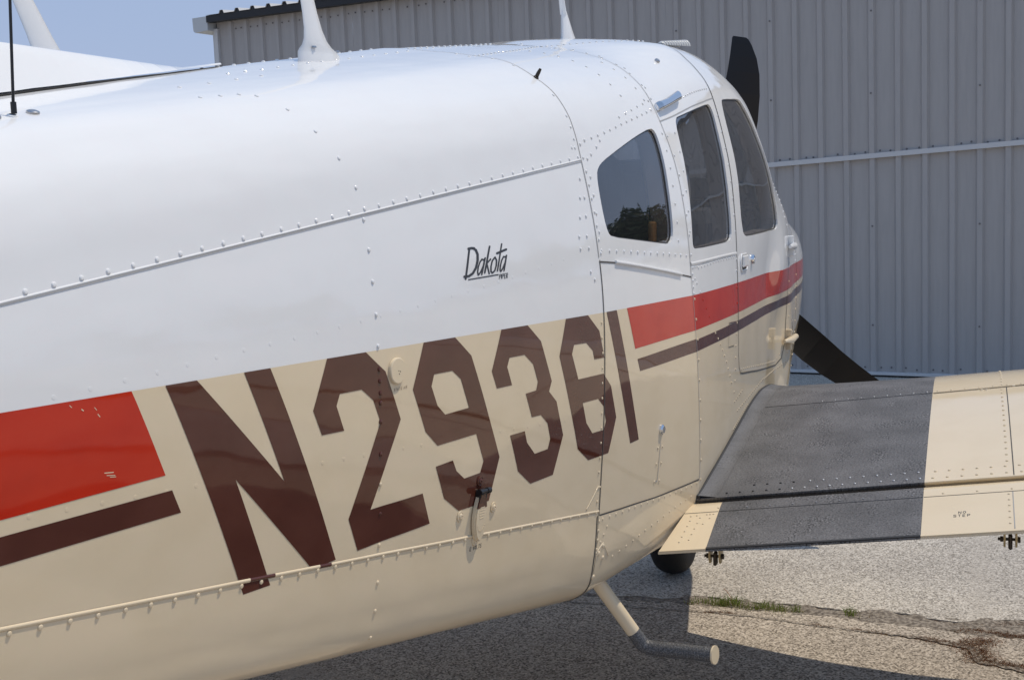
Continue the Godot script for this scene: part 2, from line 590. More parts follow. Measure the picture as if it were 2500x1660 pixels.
# gloss paint that has weathered by a few per cent in patches
func tinted(colors: Array, rough: float, seed_: int) -> StandardMaterial3D:
	var m := StandardMaterial3D.new()
	m.albedo_texture = noise_tex(256, 0.02, seed_, colors, FastNoiseLite.TYPE_SIMPLEX_SMOOTH, 5, [0.25, 0.5, 0.75])
	m.uv1_triplanar = true
	m.uv1_world_triplanar = true
	m.uv1_scale = Vector3(1.1, 1.7, 1.1)
	m.roughness = rough
	m.metallic_specular = 0.5
	return m

func make_materials() -> void:
	M.white = tinted([[0.785, 0.79, 0.79], [0.795, 0.80, 0.80], [0.80, 0.805, 0.805]], 0.06, 62)
	M.cream = tinted([[0.715, 0.590, 0.405], [0.73, 0.606, 0.422], [0.74, 0.617, 0.432]], 0.07, 61)
	M.red = tinted([[0.47, 0.020, 0.004], [0.52, 0.023, 0.005], [0.54, 0.027, 0.006]], 0.05, 63)
	M.brown = tinted([[0.078, 0.023, 0.014], [0.088, 0.027, 0.017], [0.098, 0.032, 0.021]], 0.045, 64)
	M.grime_shade = paint(0.09, 0.085, 0.08, 0.8, 0.3)  # dirt in the gaps together with their shadow, put into one dark colour
	M.pale_grime_shade = paint(0.36, 0.36, 0.36, 0.7, 0.3)  # fainter joints: dirt and the shadow line of the lap, put into the colour
	M.ink = paint(0.045, 0.048, 0.055, 0.35, 0.4)
	M.chrome = paint(0.75, 0.76, 0.78, 0.08, 0.5, 1.0)
	M.steel = paint(0.45, 0.45, 0.46, 0.3, 0.5, 1.0)
	M.black = paint(0.012, 0.012, 0.013, 0.35, 0.5)
	M.prop_black = paint(0.010, 0.009, 0.010, 0.36, 0.4)
	M.rubber = paint(0.020, 0.019, 0.018, 0.75, 0.4)
	M.sealant = paint(0.030, 0.031, 0.034, 0.6, 0.4)
	M.brass = paint(0.50, 0.38, 0.19, 0.45, 0.5, 0.2)
	M.bolt = paint(0.06, 0.045, 0.03, 0.6, 0.5, 0.4)
	M.screw = paint(0.16, 0.15, 0.15, 0.6)
	M.trim = paint(0.26, 0.19, 0.13, 0.7)
	M.window_trim = paint(0.30, 0.24, 0.19, 0.6)
	M.strap = paint(0.55, 0.43, 0.30, 0.7)
	M.seat = paint(0.075, 0.08, 0.09, 0.8)
	M.carpet = paint(0.05, 0.045, 0.042, 0.95)
	M.clear_plastic = paint(0.52, 0.52, 0.50, 0.25)
	M.rust = paint(0.33, 0.14, 0.04, 0.9)
	var glass := paint(0.03, 0.032, 0.035, 0.02, 0.7, 0.0)
	glass.transparency = BaseMaterial3D.TRANSPARENCY_ALPHA
	glass.albedo_color.a = 0.5
	glass.clearcoat_enabled = true
	glass.clearcoat = 0.7
	glass.clearcoat_roughness = 0.0
	M.glass = glass
	# non-slip walkway: grit in black paint, worn paler in patches
	var walk := StandardMaterial3D.new()
	walk.albedo_texture = walk_tex()
	walk.uv1_triplanar = true
	walk.uv1_world_triplanar = true
	walk.uv1_scale = Vector3(0.9, 0.9, 0.9)
	walk.roughness = 0.62
	walk.metallic_specular = 0.5
	walk.heightmap_enabled = true
	walk.heightmap_texture = noise_tex(1024, 0.22, 3, [], FastNoiseLite.TYPE_SIMPLEX, 2)
	walk.heightmap_scale = 0.06
	M.walkway = walk
	var grip := StandardMaterial3D.new()
	grip.albedo_texture = noise_tex(512, 0.09, 4, [[0.055, 0.057, 0.062], [0.11, 0.113, 0.12], [0.23, 0.235, 0.245]], FastNoiseLite.TYPE_SIMPLEX, 2, [0.35, 0.6, 0.85])
	grip.uv1_triplanar = true
	grip.uv1_world_triplanar = true
	grip.uv1_scale = Vector3(4, 4, 4)
	grip.roughness = 0.4
	grip.heightmap_enabled = true
	grip.heightmap_texture = noise_tex(512, 0.12, 9, [], FastNoiseLite.TYPE_SIMPLEX, 2)
	grip.heightmap_scale = 0.15
	M.grip = grip
	# aged asphalt: pale stones worn out of the binder
	for w in [["asphalt", [[0.17, 0.153, 0.132], [0.365, 0.333, 0.29], [0.475, 0.437, 0.382], [0.555, 0.513, 0.45], [0.725, 0.68, 0.605]], 21], ["old_asphalt", [[0.13, 0.11, 0.088], [0.31, 0.268, 0.218], [0.43, 0.375, 0.31], [0.52, 0.457, 0.378], [0.72, 0.64, 0.54]], 31]]:
		var m := StandardMaterial3D.new()
		m.albedo_texture = noise_tex(2048, 0.17, w[2], w[1], FastNoiseLite.TYPE_CELLULAR, 2, [0.16, 0.32, 0.5, 0.68, 0.86])
		m.detail_enabled = true
		m.detail_albedo = noise_tex(512, 0.012, w[2] + 1, [[0.84, 0.84, 0.85], [0.95, 0.95, 0.95], [1, 0.995, 0.98]], FastNoiseLite.TYPE_SIMPLEX_SMOOTH, 5, [0.25, 0.5, 0.75])
		m.detail_blend_mode = BaseMaterial3D.BLEND_MODE_MUL
		m.detail_uv_layer = BaseMaterial3D.DETAIL_UV_2
		m.heightmap_enabled = true
		m.heightmap_texture = noise_tex(2048, 0.17, w[2], [], FastNoiseLite.TYPE_CELLULAR, 2)
		m.heightmap_scale = 0.12
		m.roughness = 0.9
		m.metallic_specular = 0.35
		M[w[0]] = m
	var dirt := StandardMaterial3D.new()
	dirt.albedo_texture = noise_tex(512, 0.05, 41, [[0.10, 0.084, 0.068], [0.22, 0.19, 0.158], [0.34, 0.30, 0.25]], FastNoiseLite.TYPE_SIMPLEX, 4, [0.25, 0.5, 0.8])
	dirt.uv1_triplanar = true
	dirt.uv1_world_triplanar = true
	dirt.uv1_scale = Vector3(1.6, 1.6, 1.6)
	dirt.roughness = 1.0
	dirt.heightmap_enabled = true
	dirt.heightmap_texture = dirt.albedo_texture
	dirt.heightmap_scale = 0.4
	M.dirt = dirt
	# painted sheet steel of the hangar, a little chalky and streaked downwards
	var wall := StandardMaterial3D.new()
	wall.albedo_texture = noise_tex(1024, 0.01, 51, [[0.375, 0.357, 0.343], [0.39, 0.371, 0.357], [0.40, 0.381, 0.366]], FastNoiseLite.TYPE_SIMPLEX_SMOOTH, 6, [0.2, 0.5, 0.8])
	wall.uv1_triplanar = true
	wall.uv1_world_triplanar = true
	wall.uv1_scale = Vector3(2.6, 0.22, 2.6)
	wall.roughness = 0.5
	wall.metallic_specular = 0.45
	M.wall = wall
	M.wall_trim = paint(0.55, 0.55, 0.55, 0.45)
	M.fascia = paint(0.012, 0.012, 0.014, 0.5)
	M.gutter = paint(0.52, 0.54, 0.55, 0.45)
	M.roof = paint(0.55, 0.55, 0.55, 0.4)
	M.concrete = paint(0.22, 0.21, 0.20, 0.9)
	M.green = paint(0.25, 0.27, 0.06, 0.7)
	M.green.backlight_enabled = true
	M.green.backlight = Color(0.3, 0.4, 0.1)
	M.dry = paint(0.40, 0.19, 0.085, 0.9)
	M.straw = paint(0.36, 0.26, 0.13, 0.9)
	M.bark = paint(0.07, 0.055, 0.04, 0.95)
	M.leaf = paint(0.045, 0.07, 0.022, 0.7)

const WINDOW_QUARTER = [Vector2(0.485, 0.368), Vector2(0.510, 0.361), Vector2(0.513, 0.337), Vector2(0.506, 0.295), Vector2(0.492, 0.237), Vector2(0.483, 0.169), Vector2(0.475, 0.123), Vector2(0.464, 0.099), Vector2(0.436, 0.087), Vector2(0.378, 0.092), Vector2(0.222, 0.107), Vector2(0.085, 0.120), Vector2(0.067, 0.131), Vector2(0.058, 0.163), Vector2(0.059, 0.220), Vector2(0.066, 0.255), Vector2(0.082, 0.270), Vector2(0.118, 0.284), Vector2(0.242, 0.316), Vector2(0.366, 0.345)]
const WINDOW_REAR = [Vector2(0.690, 0.385), Vector2(0.712, 0.402), Vector2(0.734, 0.406), Vector2(0.875, 0.430), Vector2(1.018, 0.453), Vector2(1.045, 0.450), Vector2(1.056, 0.428), Vector2(1.054, 0.386), Vector2(1.051, 0.323), Vector2(1.049, 0.257), Vector2(1.049, 0.182), Vector2(1.049, 0.111), Vector2(1.041, 0.078), Vector2(1.012, 0.067), Vector2(0.954, 0.065), Vector2(0.635, 0.064), Vector2(0.615, 0.072), Vector2(0.616, 0.092), Vector2(0.629, 0.157), Vector2(0.645, 0.225), Vector2(0.656, 0.281), Vector2(0.670, 0.332)]
const WINDOW_DOOR = [Vector2(1.178, 0.440), Vector2(1.192, 0.470), Vector2(1.224, 0.478), Vector2(1.440, 0.490), Vector2(1.475, 0.484), Vector2(1.504, 0.458), Vector2(1.550, 0.415), Vector2(1.588, 0.355), Vector2(1.622, 0.288), Vector2(1.670, 0.207), Vector2(1.723, 0.135), Vector2(1.737, 0.097), Vector2(1.720, 0.075), Vector2(1.660, 0.072), Vector2(1.255, 0.069), Vector2(1.205, 0.078), Vector2(1.186, 0.105), Vector2(1.178, 0.143), Vector2(1.179, 0.211), Vector2(1.180, 0.280), Vector2(1.177, 0.344), Vector2(1.173, 0.394)]
const DOOR_LOW = [Vector2(1.1, 9.0), Vector2(1.096, 9.3), Vector2(1.092, 9.75), Vector2(1.092, 10.05), Vector2(1.103, 10.20), Vector2(1.125, 10.27), Vector2(1.165, 10.29), Vector2(1.455, 10.40), Vector2(1.878, 10.54), Vector2(1.965, 10.50), Vector2(2.010, 10.33), Vector2(2.02, 9.9), Vector2(2.02, 9.0)]

func window(loop_xy: Array, called: String, side: bool, parent: Node3D) -> void:
	var loop := drawn(smooth_loop(loop_xy, 1), 0.03)
	var g := obj(called, sheet(loop, [], -0.007, -9, 9, side), M.glass, parent)
	obj("window_reveal", reveal(loop, 0.007, side), M.white, g)
	obj("window_trim", reveal(loop, 0.055, side, 0.008), M.window_trim, g)
	var ring := []
	for q in loop:
		ring.append(q)
	ring.append(loop[0])
	obj("window_seal", strip(ring, 0.007, 0.0, -0.0055, true, side), M.black, g)

func seam(pts: Array, m: Material, parent: Node3D, w := 0.003) -> void:
	obj("panel_seam", strip(pts, w, 0.0, 0.0011), m, parent)

func lap(pts: Array, m: Material, parent: Node3D, w := 0.010, h := 0.0022) -> void:
	obj("skin_lap", strip(pts, w, h, 0.0006), m, parent)

func both_sides(called: String, poly: PackedVector2Array, holes: Array, m: Material, x0 := -9.0, x1 := 9.0, off := 0.0, label := "") -> MeshInstance3D:
	var lo := 99.0
	for q in poly:
		lo = minf(lo, q.y)
	if lo < 0.01:
		return obj(called, sheet(poly, holes, off, x0, x1, false, true), m, plane, label)
	obj("far_side_skin", sheet(poly, holes, off, x0, x1, true), m, plane)
	return obj(called, sheet(poly, holes, off, x0, x1), m, plane, label)

func two_sides(called: String, poly: PackedVector2Array, holes: Array, off: float, x0: float, x1: float, m: Material, parent: Node3D) -> void:
	obj(called, sheet(poly, holes, off, x0, x1), m, parent)
	obj("far_side_skin", sheet(poly, holes, off, x0, x1, true), m, plane)

func fuselage() -> void:
	plane = thing("light_airplane", "white and cream light airplane with red and brown stripes parked beside the gray hangar", "airplane")
	var quarter := drawn(smooth_loop(WINDOW_QUARTER, 1), 0.03)
	var rear := drawn(smooth_loop(WINDOW_REAR, 1), 0.03)
	var front := drawn(smooth_loop(WINDOW_DOOR, 1), 0.03)
	# tail cone
	var top := both_sides("tailcone_top_skin", rect(-2.8, 0, 0, 7), [], M.white, -9, 0, 0.0006)
	var side := both_sides("tailcone_side_skin", rect(-2.8, 0, 7, 9), [], M.white, -9, 0)
	var low := both_sides("tailcone_lower_skin", rect(-2.8, 0, 9, 11.05), [], M.cream, -9, 0, 0.0, "cream lower side of the tail with registration letters")
	var belly := both_sides("tailcone_belly_skin", rect(-2.8, 0, 11.05, 16), [], M.cream, -9, 0, 0.0002)
	# bay with the quarter window and the baggage door
	var roof := both_sides("cabin_roof_skin", rect(0, 0.577, 0, 6), [], M.white, 0, 0.577)
	var qp := both_sides("quarter_window_panel", PackedVector2Array([Vector2(0, 6), Vector2(0.577, 6), Vector2(0.577, 8.77), Vector2(0.5, 8.72), Vector2(0.08, 8.44), Vector2(0, 8.40)]), [quarter], M.white, 0, 0.577)
	var bag := both_sides("baggage_door", PackedVector2Array([Vector2(0, 8.40), Vector2(0.08, 8.44), Vector2(0.5, 8.72), Vector2(0.577, 8.77), Vector2(0.577, 9), Vector2(0, 9)]), [], M.white, 0, 0.577)
	two_sides("lower_door_skin", PackedVector2Array([Vector2(0, 9), Vector2(0.577, 9), Vector2(0.577, 11.0), Vector2(0, 11.1)]), [], 0.0, 0, 0.577, M.cream, bag)
	var sill := both_sides("lower_fuselage_skin", PackedVector2Array([Vector2(0, 11.1), Vector2(0.577, 11.0), Vector2(0.577, 16), Vector2(0, 16)]), [], M.cream, 0, 0.577, 0.001)
	# cabin
	obj("roof_forward_skin", sheet(rect(0.577, 1.5, 0, 5.2), [], 0.0, 0.577, 9, false, true), M.white, roof)
	two_sides("roof_edge_skin", rect(0.577, 1.1, 5.2, 6.0), [], 0.0, 0.577, 9, M.white, roof)
	var rp := both_sides("rear_window_panel", rect(0.577, 1.1, 6.0, 8.62), [rear], M.white, 0.577)
	var cs := both_sides("cabin_side_skin", rect(0.577, 1.1, 8.62, 9), [], M.white, 0.577)
	two_sides("lower_side_skin", rect(0.577, 1.1, 9, 16), [], 0.0, 0.577, 9, M.cream, cs)
	var door := both_sides("cabin_door", rect(1.1, 2.02, 5.2, 9), [front], M.white)
	var dl := PackedVector2Array(DOOR_LOW)
	two_sides("lower_door_skin", dl, [], 0.0, -9, 9, M.cream, door)
	two_sides("door_surround_skin", rect(1.1, 2.02, 9, 16), [dl], 0.0, -9, 9, M.cream, cs)
	two_sides("windshield_post", rect(1.5, 2.02, 4.6, 5.2), [], 0.0, -9, 9, M.white, roof)
	obj("windshield", sheet(rect(1.5, 2.12, 0, 4.6), [], 0.0, -9, 9, false, true), M.glass, plane)
	var cowl := both_sides("engine_cowling", PackedVector2Array([Vector2(2.02, 4.6), Vector2(2.12, 4.6), Vector2(2.12, 0), Vector2(3.46, 0), Vector2(3.46, 9), Vector2(2.02, 9)]), [], M.white)
	two_sides("lower_cowling", rect(2.02, 3.46, 9, 16), [], 0.0, -9, 9, M.cream, cowl)
	var nb := Builder.new()
	for i in 32:
		for sg in [1.0, -1.0]:
			var a := at(3.46, i * 0.5)
			var b := at(3.46, i * 0.5 + 0.5)
			a.z *= sg; b.z *= sg
			nb.tri(Vector3(3.47, LIFT - 0.14, 0), a, b, Vector3.RIGHT, Vector3.RIGHT, Vector3.RIGHT)
	obj("cowling_front", nb.done(), M.black, cowl)
	# windows, right and far side
	window(WINDOW_QUARTER, "quarter_window", false, qp)
	window(WINDOW_QUARTER, "quarter_window", true, qp)
	window(WINDOW_REAR, "rear_window", false, rp)
	window(WINDOW_REAR, "rear_window", true, rp)
	window(WINDOW_DOOR, "door_window", false, door)
	window(WINDOW_DOOR, "door_window", true, door)
	cabin([quarter, rear, front])
	stripes(low)
	registration(low)
	script_logo(side)
	# seams and laps
	lap([Vector2(-2.4, 7.0), Vector2(0, 7.0)], M.white, top, 0.0035, 0.0008)
	seam([Vector2(-2.4, 7.035), Vector2(0, 7.035)], M.pale_grime_shade, top, 0.0018)
	for e in [[-2.4, -1.103, M.cream], [-1.103, -1.0515, M.brown], [-1.0515, -0.952, M.cream], [-0.952, -0.925, M.brown], [-0.925, 0.0, M.cream]]:
		lap([Vector2(e[0], 11.03), Vector2(e[1], 11.03)], e[2], belly, 0.006, 0.0013)
	seam([Vector2(0, 0.6), Vector2(0, 4), Vector2(0, 8.35)], M.pale_grime_shade, roof, 0.003)
	seam([Vector2(0.001, 8.38), Vector2(0.001, 9.7), Vector2(0.002, 11.1)], M.grime_shade, bag, 0.0035)
	seam([Vector2(-0.006, 11.1), Vector2(-0.008, 12), Vector2(-0.002, 13.4), Vector2(0, 15)], M.grime_shade, sill, 0.004)
	seam([Vector2(0.577, 0.6), Vector2(0.577, 4), Vector2(0.577, 8.8)], M.pale_grime_shade, roof, 0.003)
	seam([Vector2(0.577, 8.8), Vector2(0.577, 11.0)], M.pale_grime_shade, bag, 0.0022)
	seam([Vector2(0.004, 11.10), Vector2(0.30, 11.09), Vector2(0.574, 10.98)], M.grime_shade, bag, 0.0035)
	seam([Vector2(0, 8.40), Vector2(0.08, 8.44), Vector2(0.5, 8.72), Vector2(0.577, 8.77)], M.grime_shade, bag, 0.0032)
	seam([Vector2(0.577, 6.43), Vector2(0.70, 6.385), Vector2(0.877, 6.30), Vector2(0.99, 6.25), Vector2(1.1, 6.18)], M.pale_grime_shade, rp, 0.0028)
	lap([Vector2(0.58, 8.61), Vector2(1.095, 8.63)], M.white, rp, 0.010, 0.002)
	seam([Vector2(1.1, 0.2), Vector2(1.1, 2.4), Vector2(1.1, 5), Vector2(1.1, 9), Vector2(1.092, 9.75)], M.grime_shade, door, 0.0055)
	seam([Vector2(1.092, 9.75), Vector2(1.092, 10.05), Vector2(1.103, 10.20), Vector2(1.125, 10.27), Vector2(1.165, 10.29), Vector2(1.455, 10.40), Vector2(1.878, 10.54), Vector2(1.965, 10.50), Vector2(2.010, 10.33)], M.grime_shade, door, 0.004)
	seam([Vector2(2.01, 10.33), Vector2(2.022, 9.9), Vector2(2.022, 9), Vector2(2.022, 7.4)], M.grime_shade, door, 0.005)
	seam([Vector2(2.41, 11.2), Vector2(2.41, 9.9), Vector2(2.41, 8), Vector2(2.38, 6.4)], M.grime_shade, cowl, 0.005)
	seam([Vector2(0.958, 9.56), Vector2(0.935, 9.88), Vector2(1.019, 9.905)], M.grime_shade, cs, 0.002)
	lap([Vector2(0.956, 9.545), Vector2(1.06, 9.575)], M.brown, cs, 0.004, 0.0015)
	lap([Vector2(-0.061, 10.97), Vector2(-0.012, 10.74), Vector2(0.0, 10.74)], M.cream, low, 0.004, 0.0015)
	lap([Vector2(-0.004, 11.82), Vector2(0.030, 11.66), Vector2(0.066, 12.02)], M.cream, sill, 0.004, 0.0018)
	# piano hinge of the baggage door
	var hg := Builder.new()
	var hp := []
	var hr := []
	for i in 26:
		var x := lerpf(0.085, 0.50, i / 25.0)
		var t := frame_at(x, lerpf(8.435, 8.715, i / 25.0), 0.002)
		hp.append(t.origin); hr.append(0.0042 if i % 2 else 0.0038)
	hg.tube(hp, hr, 8)
	obj("hinge", hg.done(), M.white, bag)
	# rows of rivets
	var S := func(a: Array) -> Array:
		var o := []
		for i in range(0, a.size(), 2):
			o.append(Vector2(a[i], a[i + 1]))
		return o
	row(S.call([-1.47, 6.92, -0.012, 6.93]), 37, "white", top)
	row(S.call([-1.49, 11.11, -0.3, 11.05, -0.012, 11.04]), 37, "cream", belly)
	spots(S.call([-0.873, 2.98, -0.847, 3.78, -0.832, 4.83, -0.812, 5.78, -0.791, 6.49]), "white", top)
	spots(S.call([-0.788, 7.10, -0.790, 7.58, -0.795, 8.06, -0.798, 8.53, -0.800, 8.95]), "white", side)
	spots(S.call([-0.801, 9.19, -0.801, 9.30, -0.801, 9.41, -0.802, 9.50, -0.803, 9.67, -0.804, 9.97]), "brown", low, 1.15)
	spots(S.call([-0.804, 10.27, -0.803, 10.91]), "cream", low)
	spots(S.call([-0.803, 10.57]), "brown", low)
	spots(S.call([-0.804, 11.49, -0.804, 12.05, -0.805, 12.79]), "cream", belly)
	row(S.call([-0.95, 1.6, -0.72, 1.45]), 4, "white", top)
	row(S.call([-0.98, 2.6, -0.90, 2.75]), 3, "white", top)
	row(S.call([-0.75, 0.92, -0.52, 0.82, -0.05, 0.75]), 14, "white", top)
	row(S.call([-0.70, 0.05, -0.05, 0.05]), 14, "white", top)
	row(S.call([-0.03, 2.0, 0.293, 1.90, 0.55, 1.76]), 20, "white", roof)
	row(S.call([0.58, 1.78, 0.9, 2.05, 1.08, 2.2]), 18, "white", roof)
	row(S.call([0.02, 0.5, 0.55, 0.5]), 16, "white", roof)
	spots(S.call([-0.010, 1.6, -0.010, 2.58, -0.010, 3.29, -0.010, 5.04, -0.010, 5.87, -0.010, 6.2, -0.012, 6.51]), "white", top)
	row(S.call([0.36, 2.18, 0.362, 3.1, 0.372, 3.56, 0.376, 5.15, 0.387, 5.67]), 8, "white", roof)
	row(S.call([0.521, 4.0, 0.521, 4.54, 0.528, 5.55, 0.533, 6.01]), 5, "white", roof)
	row(S.call([0.592, 2.16, 0.590, 4.0, 0.590, 6.02]), 8, "white", roof)
	row(S.call([0.013, 6.66, 0.013, 8.30]), 9, "white", qp)
	row(S.call([0.034, 6.99, 0.022, 7.79, 0.020, 8.27]), 6, "white", qp)
	spots(S.call([-0.025, 7.28, -0.042, 7.54, -0.059, 7.80, -0.077, 8.05, -0.079, 8.20, -0.022, 7.55, -0.031, 7.80, -0.042, 8.06, -0.041, 8.21, -0.03, 6.70, -0.016, 6.72, -0.03, 8.6, -0.045, 8.5]), "white", side)
	row(S.call([0.043, 6.58, 0.312, 6.35, 0.547, 6.22]), 13, "white", qp)
	row(S.call([0.30, 6.22, 0.46, 6.10, 0.56, 6.05]), 6, "white", qp)
	spots(S.call([0.10, 6.75, 0.06, 6.90, 0.13, 6.62]), "white", qp)
	row(S.call([0.020, 8.27, 0.268, 8.38, 0.552, 8.50]), 14, "white", qp)
	row(S.call([0.556, 6.62, 0.522, 7.51, 0.505, 8.30]), 7, "white", qp)
	row(S.call([0.590, 6.67, 0.589, 7.28, 0.589, 8.5]), 7, "white", rp)
	row(S.call([0.658, 6.63, 0.630, 7.26, 0.600, 8.21]), 6, "white", rp)
	row(S.call([0.62, 6.20, 0.83, 6.13, 1.068, 6.0]), 22, "white", rp, false, 0.8)
	row(S.call([0.649, 8.68, 0.825, 8.66, 1.085, 8.67]), 15, "white", cs, false, 0.85)
	row(S.call([0.60, 8.66, 0.636, 8.66]), 3, "white", cs, false, 0.85)
	row(S.call([1.088, 6.45, 1.086, 7.01, 1.09, 8.36]), 8, "white", rp, false, 0.85)
	row(S.call([0.590, 8.66, 0.590, 8.98]), 5, "white", cs)
	row(S.call([0.590, 9.05, 0.590, 11.0]), 10, "cream", cs)
	spots(S.call([0.61, 8.80, 0.624, 8.86, 0.649, 8.98]), "white", cs, 0.9)
	spots(S.call([0.673, 9.09, 0.699, 9.22, 0.726, 9.34]), "red", cs, 0.9)
	row(S.call([0.781, 9.59, 0.98, 10.29]), 9, "cream", cs, false, 0.9)
	spots(S.call([1.092, 8.70, 1.088, 8.84]), "white", cs, 0.9)
	spots(S.call([1.086, 9.07, 1.084, 9.3]), "red", cs, 0.9)
	row(S.call([1.075, 9.6, 1.05, 9.93, 1.041, 10.25, 1.017, 10.40]), 7, "cream", cs, false, 0.9)
	row(S.call([1.144, 10.24, 1.578, 10.39, 1.88, 10.49, 1.975, 10.42]), 24, "cream", door, false, 0.7)
	row(S.call([1.08, 10.62, 1.556, 10.55, 1.881, 10.59, 2.056, 10.58]), 36, "cream", cs, false, 0.75)
	row(S.call([1.02, 10.78, 1.25, 10.66]), 14, "cream", cs, false, 0.8)
	row(S.call([1.03, 10.5, 1.16, 10.46]), 6, "cream", cs, false, 0.8)
	row(S.call([2.045, 8.1, 2.05, 9.0]), 4, "white", cowl, false, 0.9)
	row(S.call([2.05, 9.3, 2.07, 10.0, 2.055, 10.48]), 7, "cream", cowl, false, 0.9)
	row(S.call([2.39, 7.5, 2.39, 8.9]), 5, "white", cowl, false, 1.0)
	row(S.call([2.39, 9.3, 2.39, 11.0]), 9, "cream", cowl, false, 1.0)
	row(S.call([1.80, 6.6, 1.95, 7.1, 2.0, 7.9]), 12, "white", door, false, 0.9)
	row(S.call([0.020, 11.18, 0.237, 11.15, 0.452, 11.12, 0.56, 11.05]), 17, "cream", sill)
	row(S.call([0.091, 12.14, 0.273, 11.82, 0.458, 11.49, 0.53, 11.40]), 14, "cream", sill)
	row(S.call([0.004, 11.20, 0.0, 11.74]), 4, "cream", sill)
	spots(S.call([0.044, 11.35, 0.029, 11.49, 0.016, 11.62]), "cream", sill)
	spots(S.call([0.012, 11.85, 0.036, 12.0, 0.004, 12.5, 0.03, 11.72]), "cream", sill, 1.6)
	row(S.call([-0.010, 9.1, -0.010, 10.9]), 13, "cream", low, false, 0.8)
	row(S.call([-1.46, 9.91, -0.515, 9.97, -0.127, 10.0]), 27, "cream", low, true)
	row(S.call([-1.415, 8.90, -1.126, 8.70, -0.686, 8.52, -0.157, 8.29]), 25, "white", side, true)
	row(S.call([0.63, 1.0, 0.61, 3.0, 0.60, 5.6]), 6, "white", roof)
	details(top, side, low, belly, bag, door, roof, sill, cowl)
	tail()

func cabin(holes: Array) -> void:
	# lining, floor, seats and panel seen through the windows
	var lining := obj("cabin_lining", sheet(rect(0.03, 1.98, 5.0, 9.4), holes, -0.032), M.trim, plane)
	obj("cabin_lining", sheet(rect(0.03, 1.98, 5.0, 9.4), holes, -0.032, -9, 9, true), M.trim, plane)
	obj("headliner", sheet(rect(0.03, 1.49, 0, 5.0), [], -0.03, -9, 9, false, true), M.trim, lining)
	var b := Builder.new()
	b.box(Transform3D(Basis(), Vector3(1.12, LIFT - 0.53, 0)), Vector3(1.9, 0.03, 0.9))
	for i in 32:
		for sg in [1.0, -1.0]:
			var a := at(0.04, i * 0.5)
			var e := at(0.04, i * 0.5 + 0.5)
			a = Vector3(0.04, LIFT + (a.y - LIFT) * 0.95, a.z * 0.95 * sg)
			e = Vector3(0.04, LIFT + (e.y - LIFT) * 0.95, e.z * 0.95 * sg)
			b.tri(Vector3(0.04, LIFT, 0), a, e, Vector3.RIGHT, Vector3.RIGHT, Vector3.RIGHT)
	obj("cabin_floor", b.done(), M.carpet, plane)
	for q in [[1.42, 0.27], [1.42, -0.27], [0.70, 0.25], [0.70, -0.25]]:
		var s := Builder.new()
		var tilt := Basis(Vector3.BACK, 0.2)
		s.box(Transform3D(tilt, Vector3(q[0] - 0.02, LIFT - 0.12, q[1])), Vector3(0.11, 0.56, 0.44), 0.035)
		s.box(Transform3D(tilt, Vector3(q[0] - 0.09, LIFT + 0.23, q[1])), Vector3(0.09, 0.17, 0.26), 0.03)
		s.box(Transform3D(Basis(), Vector3(q[0] + 0.24, LIFT - 0.36, q[1])), Vector3(0.46, 0.14, 0.44), 0.04)
		obj("cabin_seat", s.done(), M.seat, plane)
	var p := Builder.new()
	p.box(Transform3D(Basis(), Vector3(2.03, LIFT - 0.1, 0)), Vector3(0.06, 0.5, 1.0), 0.01)
	p.box(Transform3D(Basis(), Vector3(1.96, LIFT + 0.14, 0)), Vector3(0.24, 0.02, 0.98), 0.008)
	obj("instrument_panel", p.done(), M.black, plane)
	# tan strap in the quarter window, and its wooden-coloured end
	var st := Builder.new()
	var prev := []
	for i in 13:
		var y := lerpf(0.33, 0.10, i / 12.0)
		var x := lerpf(0.505, 0.445, pow(i / 12.0, 0.8))
		var z := yz(x, k_of(x, y)).y - 0.045
		var w := lerpf(0.006, 0.021, i / 12.0)
		var e := [Vector3(x - w, y + LIFT, z), Vector3(x + w, y + LIFT, z - 0.01)]
		if prev:
			st.quad(prev[0], prev[1], e[1], e[0], Vector3.BACK, Vector3.BACK, Vector3.BACK, Vector3.BACK)
		prev = e
	obj("shoulder_strap", st.done(), M.strap, plane)
	var en := Builder.new()
	en.box(Transform3D(Basis(), Vector3(0.448, LIFT + 0.112, yz(0.45, k_of(0.45, 0.11)).y - 0.043)), Vector3(0.05, 0.06, 0.012), 0.004)
	obj("strap_end", en.done(), paint(0.36, 0.17, 0.05, 0.6), plane)
	# silvery folded sunshade standing behind the rear window
	var sh := Builder.new()
	var c := Vector3(0.715, LIFT + 0.195, yz(0.70, k_of(0.70, 0.2)).y - 0.052)
	for i in 10:
		for j in 28:
			var e := []
			for d in [[0, 0], [1, 0], [1, 1], [0, 1]]:
				var rr: float = 0.125 * (i + d[0]) / 10.0
				var a: float = TAU * (j + d[1]) / 28.0
				var wob := 0.010 * sin(a * 3.0 + rr * 60.0) * rr / 0.125 + 0.022 * (1.0 - pow(rr / 0.125, 2.0))
				e.append(c + Vector3(cos(a) * rr, sin(a) * rr * 0.95, wob))
			sh.flat(e[0], e[1], e[2], e[3], Vector3.BACK)
	obj("sunshade", sh.done(), paint(0.62, 0.63, 0.66, 0.16, 0.5, 0.9), plane)

